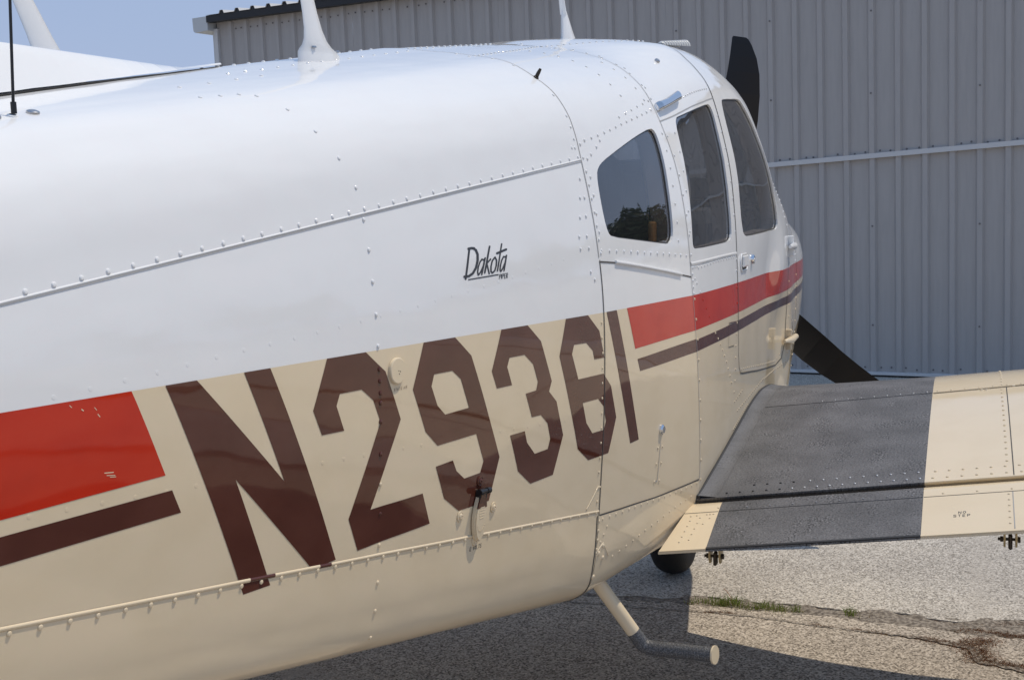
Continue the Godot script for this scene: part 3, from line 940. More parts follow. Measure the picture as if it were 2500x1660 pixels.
func stripes(low: Node3D) -> void:
	obj("red_stripe", sheet(drawn([Vector2(-1.89, yz(-1.89, 9.0).x), Vector2(-1.302, yz(-1.302, 9.0).x), Vector2(-1.256, -0.113), Vector2(-1.89, -0.1055)], 0.03), [], 0.0004, -9, 0), M.red, low)
	obj("brown_stripe", sheet(drawn([Vector2(-1.89, -0.120), Vector2(-1.246, -0.134), Vector2(-1.232, -0.166), Vector2(-1.89, -0.152)], 0.03), [], 0.0004, -9, 0), M.brown, low)
	for sec in [[0.133, 0.577, 0.0, 0.577], [0.577, 2.02, 0.577, 9.0], [2.022, 3.44, -9.0, 9.0]]:
		var a: float = sec[0]
		var b: float = sec[1]
		var first := a < 0.2
		var top := []
		var bot := []
		var b_top := []
		var b_bot := []
		for i in 13:
			var x := lerpf(a, b, i / 12.0)
			var fade := clampf((x - 2.4) / 1.0, 0, 1)
			top.append(Vector2(x, yz(x, 9.0).x))
			bot.push_front(Vector2(maxf(x, 0.172), lerpf(-0.1335, -0.152, clampf((x - 0.2) / 1.8, 0, 1)) + 0.006 * fade))
			b_top.append(Vector2(maxf(x, 0.184), lerpf(-0.158, -0.1745, clampf((x - 0.2) / 1.8, 0, 1))))
			b_bot.push_front(Vector2(maxf(x, 0.199), lerpf(-0.187, -0.205, clampf((x - 0.2) / 1.8, 0, 1))))
		obj("red_stripe", sheet(drawn(top + bot, 0.03), [], 0.0004, sec[2], sec[3]), M.red, low)
		if first:
			b_top = [Vector2(0.184, -0.158), Vector2(0.38, -0.1585), Vector2(0.577, -0.1595)]
			b_bot = [Vector2(0.577, -0.1915), Vector2(0.38, -0.190), Vector2(0.199, -0.187)]
		obj("brown_stripe", sheet(drawn(b_top + b_bot, 0.03), [], 0.0004, sec[2], sec[3]), M.brown, low)

func registration(low: Node3D) -> void:
	var V := func(a: Array) -> Array:
		var o := []
		for i in range(0, a.size(), 2):
			var top := yz(a[i], 9.0).x
			o.append(Vector2(a[i], top if absf(a[i + 1] - top) < 0.0065 else a[i + 1]))
		return o
	var marks := [
		[[-1.247, -0.0035, -1.193, -0.005, -1.033, -0.170, -1.105, -0.007, -1.052, -0.0085, -0.914, -0.316, -0.969, -0.315, -1.132, -0.145, -1.061, -0.312, -1.116, -0.309], []],
		[[-0.928, -0.0115, -0.833, -0.0145, -0.785, -0.049, -0.749, -0.131, -0.829, -0.260, -0.685, -0.267, -0.661, -0.324, -0.860, -0.317, -0.885, -0.261, -0.803, -0.126, -0.820, -0.089, -0.849, -0.068, -0.903, -0.066, -0.912, -0.083, -0.895, -0.123, -0.948, -0.120, -0.966, -0.081], []],
		[[-0.676, -0.0185, -0.581, -0.0215, -0.532, -0.057, -0.436, -0.256, -0.469, -0.330, -0.571, -0.324, -0.619, -0.291, -0.647, -0.230, -0.594, -0.230, -0.582, -0.251, -0.556, -0.270, -0.503, -0.271, -0.492, -0.252, -0.518, -0.198, -0.642, -0.195, -0.678, -0.165, -0.713, -0.089], [-0.650, -0.073, -0.594, -0.075, -0.568, -0.093, -0.543, -0.147, -0.619, -0.146, -0.642, -0.127, -0.659, -0.092]],
		[[-0.425, -0.0245, -0.328, -0.0275, -0.279, -0.062, -0.238, -0.145, -0.249, -0.164, -0.217, -0.189, -0.186, -0.262, -0.223, -0.335, -0.314, -0.333, -0.365, -0.298, -0.399, -0.223, -0.344, -0.225, -0.334, -0.249, -0.302, -0.277, -0.249, -0.278, -0.240, -0.259, -0.253, -0.226, -0.281, -0.205, -0.317, -0.203, -0.341, -0.154, -0.301, -0.154, -0.294, -0.138, -0.312, -0.102, -0.344, -0.080, -0.400, -0.078, -0.409, -0.094, -0.392, -0.130, -0.447, -0.128, -0.464, -0.094], []],
		[[-0.171, -0.0315, -0.073, -0.0335, -0.023, -0.071, -0.001, -0.130, -0.048, -0.128, -0.056, -0.108, -0.085, -0.089, -0.140, -0.086, -0.150, -0.104, -0.123, -0.159, -0.005, -0.164, 0.035, -0.196, 0.065, -0.269, 0.032, -0.342, -0.066, -0.338, -0.118, -0.304, -0.204, -0.101], [-0.102, -0.211, -0.029, -0.214, -0.002, -0.234, 0.012, -0.268, 0.004, -0.286, -0.053, -0.283, -0.083, -0.256]],
		[[0.017, -0.0365, 0.074, -0.038, 0.194, -0.343, 0.147, -0.343], []],
	]
	for m in marks:
		var holes := []
		if m[1]:
			holes.append(drawn(V.call(m[1])))
		obj("registration_letter", sheet(drawn(V.call(m[0])), holes, 0.0005), M.brown, low)

# strokes given in a flat frame, laid on the skin; to_xy turns a stroke point into (x, height)
func strokes(called: String, list: Array, to_xy: Callable, m: Material, parent: Node3D) -> void:
	var i := 0
	for s in list:
		var line := PackedVector2Array()
		for k in range(1, s.size(), 2):
			line.append(Vector2(s[k], s[k + 1]))
		for poly in Geometry2D.offset_polyline(line, s[0] * 0.5, Geometry2D.JOIN_ROUND, Geometry2D.END_ROUND):
			if Geometry2D.is_polygon_clockwise(poly):
				continue
			var pts := PackedVector2Array()
			for q in poly:
				var xy: Vector2 = to_xy.call(q)
				pts.append(Vector2(xy.x, k_of(xy.x, xy.y)))
			obj(called, sheet(pts, [], 0.00045 + 0.00008 * (i % 4)), m, parent)
		i += 1

func script_logo(side: Node3D) -> void:
	var to_xy := func(q: Vector2) -> Vector2:
		return Vector2(-0.535 + 1.396e-4 * (q.x - 480) - 2.17e-5 * (q.y - 1150), 0.079 - 1.025e-5 * (q.x - 480) - 7.17e-5 * (q.y - 1150))
	var list := [
		[44, 605, 480, 530, 1185], [58, 590, 462, 660, 445, 715, 448], [54, 700, 445, 760, 490, 800, 590, 800, 740, 765, 910], [54, 765, 910, 690, 1050, 600, 1115, 500, 1128],
		[34, 985, 670, 945, 725, 905, 705, 855, 780, 818, 900, 805, 1020, 822, 1090], [34, 825, 1090, 880, 1010, 940, 860, 972, 700], [36, 978, 680, 905, 1075],
		[40, 1090, 385, 975, 1030], [36, 1112, 700, 1022, 805, 1085, 1055],
		[36, 1220, 648, 1155, 740, 1125, 880, 1128, 1000, 1160, 1040], [36, 1165, 1035, 1220, 980, 1255, 850, 1260, 725, 1225, 650],
		[34, 1392, 310, 1285, 985], [54, 1275, 550, 1505, 445],
		[34, 1515, 595, 1480, 640, 1440, 625, 1390, 720, 1360, 850, 1350, 960, 1368, 998], [34, 1370, 998, 1420, 920, 1480, 760, 1508, 615], [34, 1510, 605, 1450, 980],
		[28, 600, 1200, 1305, 1080],
		[13, 1337, 1188, 1340, 1077], [12, 1346, 1074, 1374, 1070, 1376, 1118, 1346, 1126], [13, 1388, 1178, 1391, 1068], [13, 1411, 1176, 1413, 1064], [12, 1419, 1061, 1446, 1057, 1447, 1108, 1419, 1117],
		[13, 1500, 1163, 1464, 1170, 1464, 1058, 1500, 1050], [13, 1466, 1115, 1494, 1108], [13, 1518, 1162, 1516, 1047], [12, 1522, 1044, 1546, 1040, 1548, 1092, 1522, 1100], [13, 1526, 1104, 1548, 1156],
	]
	strokes("script_lettering", list, to_xy, M.ink, side)

# a swept blade: rounded section of chord c and thickness w, along points with (chord, thickness) each; flat top closed
func blade(b: Builder, pts: Array, chord: Array, thick: Array) -> void:
	var rings := []
	for i in pts.size():
		var ring := []
		for k in 20:
			var a := TAU * k / 20.0
			var x: float = cos(a) * chord[i] * 0.5
			var z: float = sin(a) * thick[i] * 0.5 * (1.0 if cos(a) > 0 else (1.0 + 0.9 * cos(a) * absf(cos(a))))
			ring.append([pts[i] + Vector3(x, 0, z), Vector3(cos(a) / chord[i], 0.0, sin(a) / thick[i]).normalized()])
		rings.append(ring)
	for i in pts.size() - 1:
		for k in 20:
			var j := (k + 1) % 20
			b.quad(rings[i][k][0], rings[i][j][0], rings[i + 1][j][0], rings[i + 1][k][0], rings[i][k][1], rings[i][j][1], rings[i + 1][j][1], rings[i + 1][k][1])
	for k in 20:
		b.tri(pts[-1], rings[-1][k][0], rings[-1][(k + 1) % 20][0], Vector3.UP, Vector3.UP, Vector3.UP)

func blade_antenna(at_: Vector3, lean: float, label: String) -> void:
	var b := Builder.new()
	var p := []
	var c := []
	var t := []
	for q in [[-0.02, 0.150, 0.064], [0.0, 0.146, 0.060], [0.006, 0.132, 0.052], [0.014, 0.105, 0.040], [0.026, 0.083, 0.029], [0.045, 0.066, 0.022], [0.075, 0.055, 0.017], [0.12, 0.046, 0.014], [0.20, 0.038, 0.012], [0.27, 0.030, 0.010]]:
		p.append(at_ + Vector3(-maxf(0.0, q[0] - 0.004) * lean, q[0], 0)); c.append(q[1]); t.append(q[2])
	blade(b, p, c, t)
	var o := obj("blade_antenna", b.done(), M.white, plane, label)
	for s in [-0.04, 0.052]:
		var d := Builder.new()
		d.lathe(Transform3D(Basis(), at_ + Vector3(s, 0.008, 0.016)), [Vector2(0.005, 0), Vector2(0.004, 0.003), Vector2(0.0001, 0.0035)], 10)
		obj("screw", d.done(), M.steel, o)

func details(top: Node3D, side: Node3D, low: Node3D, belly: Node3D, bag: Node3D, door: Node3D, roof: Node3D, sill: Node3D, cowl: Node3D) -> void:
	blade_antenna(Vector3(-0.395, 1.944, 0.060), 0.30, "white swept blade antenna on the tail spine")
	blade_antenna(Vector3(-0.955, 1.853, -0.075), 0.62, "white blade antenna behind the fin fairing")
	# whip antenna on a fairing over the cabin
	var w := Builder.new()
	blade(w, [Vector3(1.135, 2.112, 0.085), Vector3(1.125, 2.14, 0.085), Vector3(1.105, 2.19, 0.085), Vector3(1.10, 2.203, 0.085)], [0.115, 0.088, 0.045, 0.036], [0.05, 0.035, 0.02, 0.016])
	var wf := obj("whip_antenna", w.done(), M.white, plane, "white whip antenna on a tapered foot on the roof")
	var wr := Builder.new()
	wr.tube([Vector3(1.098, 2.195, 0.085), Vector3(1.075, 2.26, 0.085), Vector3(1.0, 2.5, 0.085)], [0.010, 0.008, 0.005], 10)
	obj("antenna_rod", wr.done(), M.white, wf)
	# thin black aerial on the tail
	var r := Builder.new()
	r.tube([Vector3(-1.31, 1.786, 0.138), Vector3(-1.31, 1.800, 0.138)], [0.0036, 0.0036], 12)
	r.tube([Vector3(-1.31, 1.80, 0.138), Vector3(-1.31, 1.92, 0.1455), Vector3(-1.31, 2.15, 0.16)], [0.0019, 0.0018, 0.0014], 10)
	var ra := obj("rod_antenna", r.done(), M.black, plane, "thin black rod antenna at the foot of the fin fairing")
	for q in [[-1.336, 2.10], [-1.275, 2.12]]:
		var t := frame_at(q[0], q[1], 0.0)
		var d := Builder.new()
		d.lathe(t, [Vector2(0.0085, -0.001), Vector2(0.008, 0.003), Vector2(0.005, 0.0042), Vector2(0.0001, 0.0044)], 14)
		obj("clip_nut", d.done(), M.steel, ra)
	var rf := Builder.new()
	rf.lathe(frame_at(-1.31, 2.155, 0.0), [Vector2(0.0075, -0.001), Vector2(0.0065, 0.002), Vector2(0.004, 0.003)], 16)
	obj("antenna_foot", rf.done(), M.white, ra)
	# static wick stub on the hoop seam
	var kn := Builder.new()
	var kt := frame_at(0.002, 4.07, 0.0)
	kn.lathe(kt, [Vector2(0.0065, -0.001), Vector2(0.006, 0.003), Vector2(0.004, 0.0045)], 6)
	kn.tube([kt.origin + kt.basis.y * 0.004, kt.origin + kt.basis.y * 0.010 + Vector3(0.003, 0.003, 0), kt.origin + kt.basis.y * 0.016 + Vector3(0.007, 0.006, 0)], [0.0042, 0.004, 0.003], 10)
	obj("drain_stub", kn.done(), M.bolt, roof)
	var gl := Builder.new()
	gl.lathe(frame_at(0.858, 4.35), [Vector2(0.008, -0.001), Vector2(0.0075, 0.004), Vector2(0.005, 0.0065), Vector2(0.0001, 0.007)], 14)
	obj("cabin_bolt", gl.done(), M.steel, roof)
	# clear plastic scoop on top of the windshield edge
	var sc := Builder.new()
	var prev := []
	for i in 12:
		var f := i / 11.0
		var x := lerpf(1.14, 1.50, f)
		var base := lerpf(2.088, 2.118, f)
		var hh := lerpf(0.012, 0.022, f) if i > 0 else 0.004
		var e := []
		for j in 9:
			var a := PI * j / 8.0
			e.append(Vector3(x, base + sin(a) * hh, 0.362 + cos(a) * lerpf(0.012, 0.018, f)))
		if prev:
			for j in 8:
				var mid := Vector3(x, base, 0.362)
				sc.quad(prev[j], prev[j + 1], e[j + 1], e[j], (prev[j] - mid).normalized(), (prev[j + 1] - mid).normalized(), (e[j + 1] - mid).normalized(), (e[j] - mid).normalized())
		prev = e
	obj("air_scoop", sc.done(), M.clear_plastic, plane, "translucent plastic scoop at the front edge of the roof")
	# polished latch handle over the rear window
	var ch := Builder.new()
	var a0 := frame_at(0.590, 6.20, 0.004)
	var a1 := frame_at(0.60, 6.205, 0.010)
	var a2 := frame_at(0.66, 6.18, 0.013)
	var a3 := frame_at(0.76, 6.11, 0.014)
	var a4 := frame_at(0.785, 6.095, 0.010)
	var prevr := []
	for e in [[a0, 0.010, 0.004], [a1, 0.0125, 0.010], [a2, 0.011, 0.009], [a3, 0.0125, 0.008], [a4, 0.007, 0.004]]:
		var ring := []
		var ft: Transform3D = e[0]
		for k in 16:
			var a := TAU * k / 16.0
			ring.append([ft.origin + ft.basis.z * cos(a) * e[1] + ft.basis.y * sin(a) * e[2], (ft.basis.z * cos(a) / e[1] + ft.basis.y * sin(a) / e[2]).normalized()])
		if prevr:
			for k in 16:
				var j := (k + 1) % 16
				ch.quad(prevr[k][0], prevr[j][0], ring[j][0], ring[k][0], prevr[k][1], prevr[j][1], ring[j][1], ring[k][1])
		else:
			for k in 16:
				ch.tri(ft.origin, ring[k][0], ring[(k + 1) % 16][0], Vector3.LEFT, Vector3.LEFT, Vector3.LEFT)
		prevr = ring
	obj("latch_handle", ch.done(), M.chrome, plane, "polished chrome handle above the rear side window")
	# static port disc
	var st := Builder.new()
	var sf := frame_at(-0.757, 9.23, 0.0012)
	st.lathe(sf, [Vector2(0.0215, -0.001), Vector2(0.021, 0.003), Vector2(0.0195, 0.0042), Vector2(0.0001, 0.0044)], 32)
	var sp := obj("static_port", st.done(), M.cream, low, "round cream disc beside the second registration mark")
	for q in [[0.0, 0.0], [0.004, 0.0015], [0.001, 0.005]]:
		var d := Builder.new()
		d.lathe(Transform3D(sf.basis, sf * Vector3(q[0], 0.0045, q[1])), [Vector2(0.0011, 0), Vector2(0.0001, 0.0002)], 8)
		obj("port_hole", d.done(), M.black, sp)
	# external power receptacle: a long oval cover hung from a dark hinge, four washered screws round it
	var rc := Builder.new()
	var rt := frame_xy(-0.508, -0.347, 0.006)
	rt.basis = rt.basis.rotated(rt.basis.y, -0.05)
	var oval := PackedVector2Array()
	for k in 36:
		var a := TAU * k / 36.0
		var taper := 1.0 if sin(a) < 0 else 1.0 - 0.22 * sin(a)
		oval.append(Vector2(cos(a) * 0.0205 * taper, sin(a) * 0.047))
	var flatb := Basis(rt.basis.x, -rt.basis.z, rt.basis.y)
	rc.slab(Transform3D(flatb, rt * Vector3(0, -0.001, 0)), oval, 0.003)
	var small := PackedVector2Array()
	for q in oval:
		small.append(q * Vector2(0.86, 0.93))
	rc.slab(Transform3D(flatb, rt * Vector3(0, 0.001, 0)), small, 0.0035)
	var cover := obj("power_socket_cover", rc.done(), M.cream, low, "long oval cream cover over the external power socket")
	var emb := Builder.new()
	for k in 5:
		emb.box(Transform3D(flatb, rt * Vector3(0.0, 0.0046, -0.016 + k * 0.0048)), Vector3(0.019 - 0.002 * absf(k - 2), 0.0016, 0.0008))
	for k in 9:
		var a := PI * (0.1 + 0.8 * k / 8.0)
		emb.box(Transform3D(flatb.rotated(rt.basis.y, a), rt * Vector3(cos(a) * 0.012, 0.0046, 0.012 + sin(a) * 0.016)), Vector3(0.003, 0.0012, 0.0008))
	obj("embossing", emb.done(), M.cream, cover)
	var tip := Builder.new()
	var cut := PackedVector2Array()
	for q in oval:
		if q.y > 0.014:
			cut.append(q * Vector2(0.87, 0.94))
	tip.slab(Transform3D(flatb, rt * Vector3(0, 0.0012, 0)), cut, 0.0037)
	obj("cover_top", tip.done(), M.brown, cover)
	var hg := Builder.new()
	var hx := rt.basis.x
	var ho := rt * Vector3(0.002, 0.005, -0.045)
	hg.tube([ho - hx * 0.016, ho + hx * 0.016], [0.0046, 0.0046], 14)
	for s in [-0.013, 0.012]:
		hg.tube([ho + hx * (s - 0.005), ho + hx * (s + 0.005)], [0.0058, 0.0058], 14)
		hg.box(Transform3D(flatb, ho + hx * s * 0.8 - rt.basis.y * 0.006 + rt.basis.z * 0.010), Vector3(0.006, 0.024, 0.010), 0.001)
	obj("hinge", hg.done(), M.black, cover)
	for q in [[-0.504, -0.286], [-0.566, -0.335], [-0.452, -0.346], [-0.512, -0.392]]:
		var d := Builder.new()
		d.lathe(frame_xy(q[0], q[1], 0.0015), [Vector2(0.0098, -0.001), Vector2(0.0095, 0.001), Vector2(0.0075, 0.0012), Vector2(0.0070, 0.0006), Vector2(0.0058, 0.0006), Vector2(0.005, 0.0028), Vector2(0.0035, 0.0034), Vector2(0.0022, 0.0034), Vector2(0.0016, 0.0018), Vector2(0.0001, 0.0018)], 20)
		obj("screw", d.done(), M.brown if q[1] > -0.3 else M.cream, low)
	# marking under the socket
	var volts := func(q: Vector2) -> Vector2:
		return Vector2(-0.531 + q.x * 0.0062, -0.4085 - 0.00045 * q.x + q.y * 0.0068)
	strokes("socket_marking", text_strokes("12 VOLTS", 0.15, 0.22), volts, M.ink, belly)
	strokes("port_marking", text_strokes("STATIC AIR", 0.12, 0.1), func(q: Vector2) -> Vector2: return Vector2(-0.765 + q.x * 0.0042, -0.084 + q.y * 0.0045), M.trim, low)
	# baggage door latch and its little access strip
	var lk := Builder.new()
	lk.lathe(frame_at(0.326, 10.37), [Vector2(0.0125, -0.001), Vector2(0.012, 0.004), Vector2(0.0095, 0.006), Vector2(0.0085, 0.0075), Vector2(0.0001, 0.008)], 22)
	obj("lock", lk.done(), M.chrome, bag)
	seam([Vector2(0.322, 10.49), Vector2(0.318, 10.57), Vector2(0.312, 10.72), Vector2(0.307, 10.86)], M.pale_grime_shade, bag, 0.002)
	seam([Vector2(0.307, 10.86), Vector2(0.297, 10.86)], M.pale_grime_shade, bag, 0.003)
	spots([Vector2(0.307, 10.53), Vector2(0.334, 10.53), Vector2(0.300, 10.68), Vector2(0.328, 10.68), Vector2(0.292, 10.86), Vector2(0.320, 10.86)], "cream", bag, 0.9)
	# cabin door: recessed pull handle, lock, hinges
	var dh := Builder.new()
	var hr := []
	for q in [[1.160, -0.004], [1.235, -0.004], [1.252, -0.020], [1.252, -0.036], [1.236, -0.052], [1.160, -0.052], [1.148, -0.036], [1.148, -0.018]]:
		hr.append(Vector2(q[0], k_of(q[0], q[1] + 0.024)))
	hr.append(hr[0])
	var hs := obj("door_handle", strip(hr, 0.007, 0.004, 0.0005, true), M.white, door)
	dh.box(frame_xy(1.195, 0.0, 0.006), Vector3(0.07, 0.008, 0.034), 0.003)
	obj("pull", dh.done(), M.white, hs)
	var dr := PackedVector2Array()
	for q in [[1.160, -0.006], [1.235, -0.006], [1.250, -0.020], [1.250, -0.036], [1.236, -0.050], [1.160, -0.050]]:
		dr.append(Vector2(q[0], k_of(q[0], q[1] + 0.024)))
	obj("recess_shade", sheet(dr, [], 0.0012), M.grime_shade, hs)  # flat dark sheet on the skin, painted in for the shade of the recess
	var lo := Builder.new()
	lo.lathe(frame_xy(1.33, -0.003), [Vector2(0.0155, -0.001), Vector2(0.015, 0.005), Vector2(0.012, 0.009), Vector2(0.007, 0.010), Vector2(0.0065, 0.006), Vector2(0.0001, 0.006)], 20)
	obj("lock", lo.done(), M.chrome, door)
	for y in [0.002, -0.333]:
		var h := Builder.new()
		var f0 := frame_xy(1.97, y, 0.010)
		var f1 := frame_xy(2.03, y, 0.020)
		var f2 := frame_xy(2.13, y, 0.018)
		h.tube([f0.origin, f1.origin, f2.origin], [0.006, 0.013, 0.011], 14)
		h.box(frame_xy(2.035, y, 0.008), Vector3(0.012, 0.024, 0.075), 0.003)
		obj("hinge", h.done(), M.white if y > -0.1 else M.cream, door)
	# boarding step: bent tube, gritty black tread, cream end disc
	var root := Vector3(0.20, 0.80, 0.375)
	var bend := Vector3(0.262, 0.592, 0.494)
	var tip_ := Vector3(0.222, 0.604, 0.668)
	var start := root.lerp(bend, 0.80)
	var sb := Builder.new()
	sb.tube([root, start], [0.0175, 0.0165], 20)
	var step := obj("boarding_step", sb.done(), M.cream, plane, "bent tube boarding step with black gritty tread below the belly")
	var fl := Builder.new()
	var ft := root.lerp(bend, 0.10)
	fl.tube([root.lerp(bend, 0.02), root.lerp(bend, 0.09), root.lerp(bend, 0.16), root.lerp(bend, 0.175)], [0.027, 0.0245, 0.021, 0.018], 20)
	obj("mounting_collar", fl.done(), M.cream, step)
	var rs := Builder.new()
	rs.tube([root.lerp(bend, 0.0), root.lerp(bend, 0.045)], [0.031, 0.0265], 20)
	obj("rust_ring", rs.done(), paint(0.42, 0.29, 0.15, 0.8), step)
	var gp := Builder.new()
	var p := [start]
	var rr := [0.0168]
	for i in 9:
		var f := i / 8.0
		var q := start.lerp(bend, 0.65).lerp(bend, f).lerp(bend.lerp(bend.lerp(tip_, 0.16), f), f)
		p.append(q); rr.append(0.0175)
	p.append(tip_); rr.append(0.0178)
	gp.tube(p, rr, 22)
	obj("tread_grip", gp.done(), M.grip, step)
	var ds := Builder.new()
	var dir := (tip_ - bend).normalized()
	ds.tube([tip_ - dir * 0.001, tip_ + dir * 0.003], [0.0215, 0.0215], 26)
	obj("end_cap", ds.done(), M.cream, step)
	# scuffs in the red stripe
	var sx := func(q: Vector2) -> Vector2: return q
	strokes("paint_chip", [[0.0012, -1.352, -0.0895, -1.338, -0.0915], [0.0009, -1.349, -0.093, -1.336, -0.0955], [0.0009, -1.344, -0.096, -1.335, -0.0975], [0.0013, -1.379, -0.009, -1.376, -0.0115], [0.0011, -1.356, -0.0185, -1.353, -0.0225], [0.0009, -1.395, -0.002, -1.392, -0.005], [0.0008, -1.36, -0.010, -1.357, -0.014]], sx, M.cream, low)

# simple capitals in a unit box, for small markings
const GLYPHS = {
	"1": [[0.5, 0, 0.5, 1]], "2": [[0, 0.8, 0.15, 1, 0.6, 1, 0.75, 0.75, 0, 0, 0.8, 0]], "V": [[0, 1, 0.4, 0, 0.8, 1]], "O": [[0.4, 0, 0.05, 0.25, 0.05, 0.75, 0.4, 1], [0.4, 1, 0.75, 0.75, 0.75, 0.25, 0.4, 0]],
	"L": [[0.05, 1, 0.05, 0, 0.7, 0]], "T": [[0, 1, 0.8, 1], [0.4, 1, 0.4, 0]], "S": [[0.75, 0.85, 0.55, 1, 0.2, 1, 0.05, 0.8, 0.15, 0.55, 0.65, 0.45, 0.75, 0.2, 0.55, 0, 0.2, 0, 0.02, 0.15]],
	"N": [[0.05, 0, 0.05, 1, 0.75, 0, 0.75, 1]], "E": [[0.75, 1, 0.05, 1, 0.05, 0, 0.75, 0], [0.05, 0.5, 0.65, 0.5]], "P": [[0.05, 0, 0.05, 1], [0.12, 1, 0.6, 1, 0.78, 0.74, 0.6, 0.46, 0.12, 0.46]],
	"A": [[0, 0, 0.4, 1, 0.8, 0], [0.15, 0.35, 0.65, 0.35]], "I": [[0.4, 0, 0.4, 1]], "C": [[0.75, 0.8, 0.5, 1, 0.25, 1, 0.05, 0.7, 0.05, 0.3, 0.25, 0, 0.5, 0, 0.75, 0.2]], "R": [[0.05, 0, 0.05, 1], [0.12, 1, 0.6, 1, 0.75, 0.75, 0.6, 0.5, 0.12, 0.5], [0.4, 0.5, 0.75, 0]],
}

func text_strokes(text: String, width: float, slant: float) -> Array:
	var out := []
	var x := 0.0
	for ch in text:
		if GLYPHS.has(ch):
			for s in GLYPHS[ch]:
				var line := [width]
				for i in range(0, s.size(), 2):
					line.append(x + s[i] * 0.8 + s[i + 1] * slant); line.append(s[i + 1])
				out.append(line)
		x += 0.62 if ch == "1" or ch == " " or ch == "I" else 1.0
	return out

# ---------------------------------------------------------------- tail
func tail() -> void:
	# dorsal fin fairing: a ridge that rises off the spine, with a dark sealing strip under its foot
	var b := Builder.new()
	var seal := Builder.new()
	var prev := []
	var base_line := []
	for i in 46:
		var f := i / 45.0
		var x := lerpf(-0.635, -2.45, f)
		var hw := 0.075 * pow(f, 0.75) + 0.0015
		var kz := 0.0
		for j in 30:
			kz = j * 0.08
			if yz(x, kz).y > hw:
				break
		var foot := yz(x, kz).x + LIFT
		var ridge := maxf(1.8905 + 0.004 * f + maxf(0.0, (-1.35 - x)) * 0.10, foot + 0.003)
		var ring := []
		for s in [1.0, -1.0]:
			for q in ([0.0, 0.04, 0.10, 0.2, 0.35, 0.55, 0.75, 0.88, 0.95, 0.985, 1.0] if s > 0 else [0.985, 0.95, 0.88, 0.75, 0.55, 0.35, 0.2, 0.10, 0.04, 0.0]):
				var width: float = hw * pow(1.0 - q, 0.85) * (1.0 - 0.25 * q) + minf(0.011, hw) * sqrt(maxf(0.0, 1.0 - q * q)) * 0.9
				ring.append(Vector3(x, foot + 0.004 + (ridge - foot) * q, s * width))
		if prev:
			for j in ring.size() - 1:
				var n0: Vector3 = (prev[mini(j + 1, 20)] - prev[maxi(j - 1, 0)]).cross(ring[j] - prev[j]).normalized()
				var n1: Vector3 = (prev[mini(j + 2, 20)] - prev[j]).cross(ring[j + 1] - prev[j + 1]).normalized()
				if n0.dot(Vector3(0, 0.3, prev[j].z)) < 0: n0 = -n0
				if n1.dot(Vector3(0, 0.3, prev[j + 1].z)) < 0: n1 = -n1
				b.quad(prev[j], prev[j + 1], ring[j + 1], ring[j], n0, n1, n1, n0)
		prev = ring
		base_line.append(ring[0])
	var fin := obj("fin_fairing", b.done(), M.white, plane, "white fin fairing rising from the spine of the tail")
	var p := []
	var r := []
	for q in base_line:
		p.append(q + Vector3(0, -0.004, 0.0008)); r.append(0.0018)
	seal.tube(p, r, 8)
	obj("rubber_seal", seal.done(), M.rubber, fin)
	for i in range(3, 44, 1):
		var q: Vector3 = base_line[i] + Vector3(0, 0.006, -0.0065)
		if i % 2 == 0 and q.x > -1.6 and q.x < -0.88:
			var t := Transform3D(Basis(Vector3.RIGHT, PI * 0.30), q)
			t.basis = t.basis.scaled_local(Vector3(0.8, 0.5, 0.8))
			rivet(t, "white", fin)
	# fin, tailplane and tail tip, out of the picture to the left
	var fb := Builder.new()
	fb.slab(Transform3D(), PackedVector2Array([Vector2(-2.0, 1.9), Vector2(-2.45, 2.45), Vector2(-3.0, 2.5), Vector2(-2.95, 1.62), Vector2(-2.4, 1.62)]), 0.045)
	obj("tail_fin", fb.done(), M.white, plane)
	for s in [1.0, -1.0]:
		var sb := Builder.new()
		sb.slab(Transform3D(Basis(Vector3.RIGHT, PI * 0.5), Vector3(0, 1.52, 0)), PackedVector2Array([Vector2(-2.35, s * 0.08), Vector2(-2.45, s * 1.9), Vector2(-3.05, s * 1.9), Vector2(-3.05, s * 0.08)]), 0.035)
		obj("tailplane", sb.done(), M.white, plane)

# ---------------------------------------------------------------- wing
const UPPER = [Vector2(0.565, 0.947), Vector2(0.8, 0.987), Vector2(1.05, 1.025), Vector2(1.27, 1.048), Vector2(1.45, 1.056), Vector2(1.62, 1.043), Vector2(1.78, 1.008), Vector2(1.93, 0.960), Vector2(2.03, 0.912), Vector2(2.055, 0.872)]
const LOWER = [Vector2(2.03, 0.838), Vector2(1.93, 0.81), Vector2(1.6, 0.79), Vector2(1.2, 0.787), Vector2(0.75, 0.83), Vector2(0.66, 0.845), Vector2(0.645, 0.90), Vector2(0.60, 0.938), Vector2(0.565, 0.9395)]
var foil: Array[Vector2] = []
var upper_n := 0

func make_foil() -> void:
	for part in [UPPER, LOWER.slice(0, 5)]:
		var p: Array = part
		if part.size() == 5:
			p = [UPPER[-1]] + part
		for i in p.size() - 1:
			var p0: Vector2 = p[maxi(i - 1, 0)]
			var p3: Vector2 = p[mini(i + 2, p.size() - 1)]
			for j in 6:
				foil.append(p[i].cubic_interpolate(p[i + 1], p0, p3, j / 6.0))
		if upper_n == 0:
			upper_n = foil.size()
	for i in range(4, LOWER.size()):
		foil.append(LOWER[i])
	foil.append(UPPER[0])

func wing_pt(q: Vector2, z: float, side := 1.0) -> Vector3:
	var g := 0.83 * pow(clampf((1.40 - z) / 0.95, 0, 1), 1.6)
	var x := q.x
	var y := q.y
	if x > 1.27:
		x += (x - 1.27) * 0.36 * g
	if q.x > 1.0 and q.y > 0.9:
		y += 0.022 * g * smoothstep(1.0, 1.5, q.x)
	return Vector3(x, y + 0.12 * (z - 1.11), z * side)

